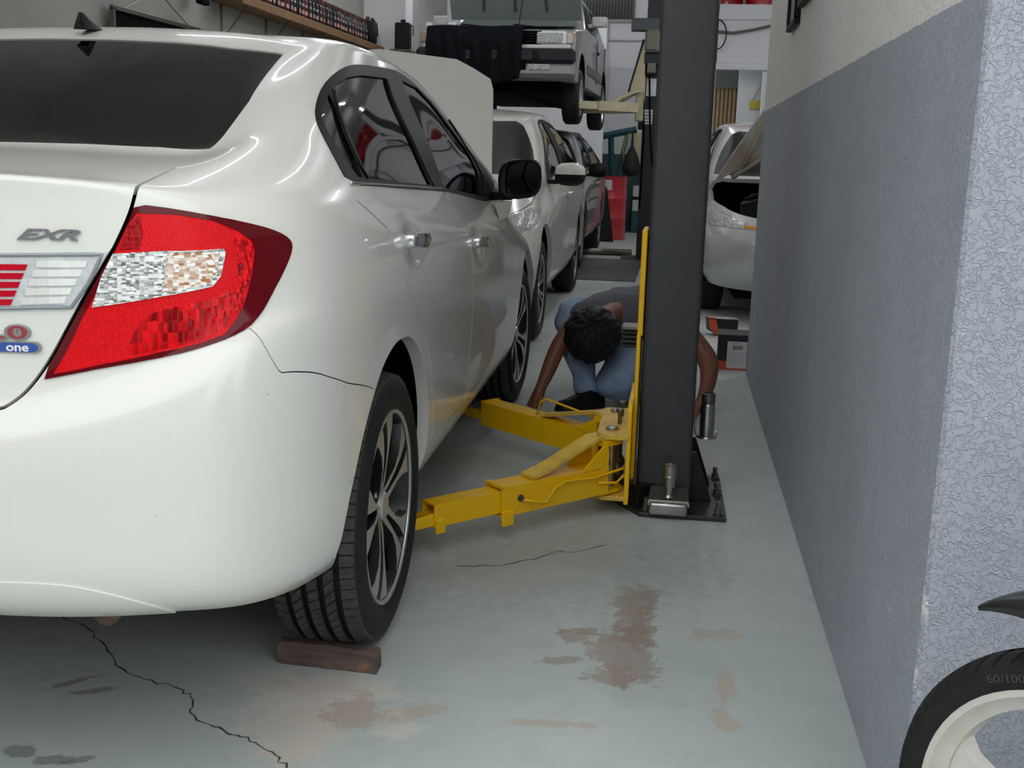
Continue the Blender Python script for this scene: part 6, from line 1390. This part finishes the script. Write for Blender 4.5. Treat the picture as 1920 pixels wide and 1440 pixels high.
def bottle(kind):
    o = empty('oil_bottle'); m = MB(); m.box((0, 0, .095), (.06, .085, .19), bev=.018, seg=2); m.lathe([(.034, .188), (.016, .205), (.016, .22)], 12); m.build('bottle_body', M_bot[kind], o, angle=45)
    m = MB(); m.lathe([(.019, .215), (.019, .245), (0, .245)], 12); m.build('cap', M_cap, o); m = MB(); m.box((.0305, 0, .055), (.002, .06, .035)); m.build('label', M_blab, o); m = MB(); m.box((.0305, 0, .12), (.002, .05, .02)); m.build('label', M_greyp if kind else M_blab, o)
    return o
protos = {}
yb0 = 8.85; i = 0
random.seed(21)
while yb0 < 12.55:
    for row in (0, 1):
        k = 1 if (i*7+row) % 5 else 0
        if k not in protos: o = bottle(k); protos[k] = o
        else: o = copy_tree(protos[k])
        o.location = (-3.54-.09*row+random.uniform(-.006, .006), yb0+.04*row, 2.325); o.rotation_euler = (0, 0, random.uniform(-.15, .15)); tag(o, 'dark red and black oil bottle in the crowded row on the wall shelf', 'bottle', 'oil bottles on the wall shelf')
    yb0 += .107; i += 1
jug = empty('oil_jug', (-3.57, 12.80, 2.325)); tag(jug, 'large black oil jug with handle at the end of the wall shelf', 'jug')
m = MB(); m.box((0, 0, .13), (.16, .16, .26), bev=.03, seg=2); m.build('jug_body', M_matblack, jug, angle=45); m = MB(); m.lathe([(.025, .25), (.025, .30), (0, .30)], 12, T=TRS((0, -.05, 0))); m.build('jug_cap', M_cap, jug); m = MB(); m.tube([(.04, .08, .08), (.06, .13, .12), (.05, .13, .24), (.02, .05, .29)], .016, 8); m.build('jug_handle', M_matblack, jug, smooth=True)
can = empty('black_canister', (-3.22, 13.0, 2.29)); tag(can, 'black rectangular canister on the pier behind the raised white bonnet', 'canister')
m = MB(); m.box((0, 0, .15), (.17, .14, .30), bev=.012); m.build('canister_body', M_matblack, can); m = MB(); m.lathe([(.03, .29), (.03, .335), (0, .335)], 12); m.build('cap', M_matblack, can); m = MB(); m.tube([(.085, 0, .28), (.12, 0, .26), (.12, 0, .16)], .01, 6); m.build('canister_handle', M_greysteel, can)
m = MB(); m.box((0, .08, -.015), (.24, .45, .03), bev=.003); m.build('bracket_shelf', M_greysteel, can)
bbd = empty('framed_board', (-3.70, 7.75, 1.90)); tag(bbd, 'black framed board hanging by a wire on the concrete left wall', 'board')
m = MB(); m.box((0, 0, -.20), (.02, 1.3, .60)); m.build('board_face', M_under, bbd)
for c, d in (((.012, 0, .11), (.03, 1.36, .03)), ((.012, -.665, -.2), (.03, .03, .62)), ((.012, .665, -.2), (.03, .03, .62)), ((.012, 0, -.51), (.03, 1.36, .03))):
    m = MB(); m.box(c, d, bev=.004); m.build('frame_bar', M_greysteel, bbd)
m = MB(); m.tube([(.01, -.5, .12), (.01, 0, .30), (.01, .5, .12)], .004, 5); m.build('hanging_wire', M_greysteel, bbd)
hp_ = empty('hanging_blue_panel', (-3.62, 8.35, 2.19)); tag(hp_, 'black and blue box panel hanging on the left wall near the shelf', 'panel')
m = MB(); m.box((0, 0, .3), (.05, .14, .60), bev=.006); m.build('panel_body', M_under, hp_); m = MB(); m.box((.0, .075, .3), (.05, .012, .60), bev=.003); m.build('blue_edge', mat('blue_edge', (34, 62, 124), rough=.4), hp_)
cable('pipe', [(-3.73, 8.4, 1.96), (-3.73, 10.0, 1.95), (-3.73, 12.9, 1.93)], .012, M_pvc, 'thin pipe along the left wall under the oil shelf', 'pipe')
cable('pipe', [(-3.71, 13.65, 2.55), (-3.71, 16.45, 2.42)], .03, M_pvc, 'grey pipe sloping across the white wall behind the canister', 'pipe')
# picture frames on the grey wall
for (y, z, w_, h_, lb) in ((4.68, 1.86, .32, .40, 'dark picture frame on the grey wall, the one nearer the lift post'), (4.26, 1.905, .34, .40, 'dark picture frame on the grey wall, the one nearer the camera')):
    o = empty('picture_frame', (XW-.012, y, z)); tag(o, lb, 'picture frame'); m = MB(); m.box((.004, 0, 0), (.008, w_-.04, h_-.04)); m.build('print', mat('framed_print', (150, 148, 140), rough=.4), o)
    for c, d in (((0, 0, h_/2-.012), (.024, w_, .024)), ((0, 0, -h_/2+.012), (.024, w_, .024)), ((0, -w_/2+.012, 0), (.024, .024, h_-.048)), ((0, w_/2-.012, 0), (.024, .024, h_-.048))):
        m = MB(); m.box(c, d, bev=.003); m.build('frame_bar', M_matblack, o)
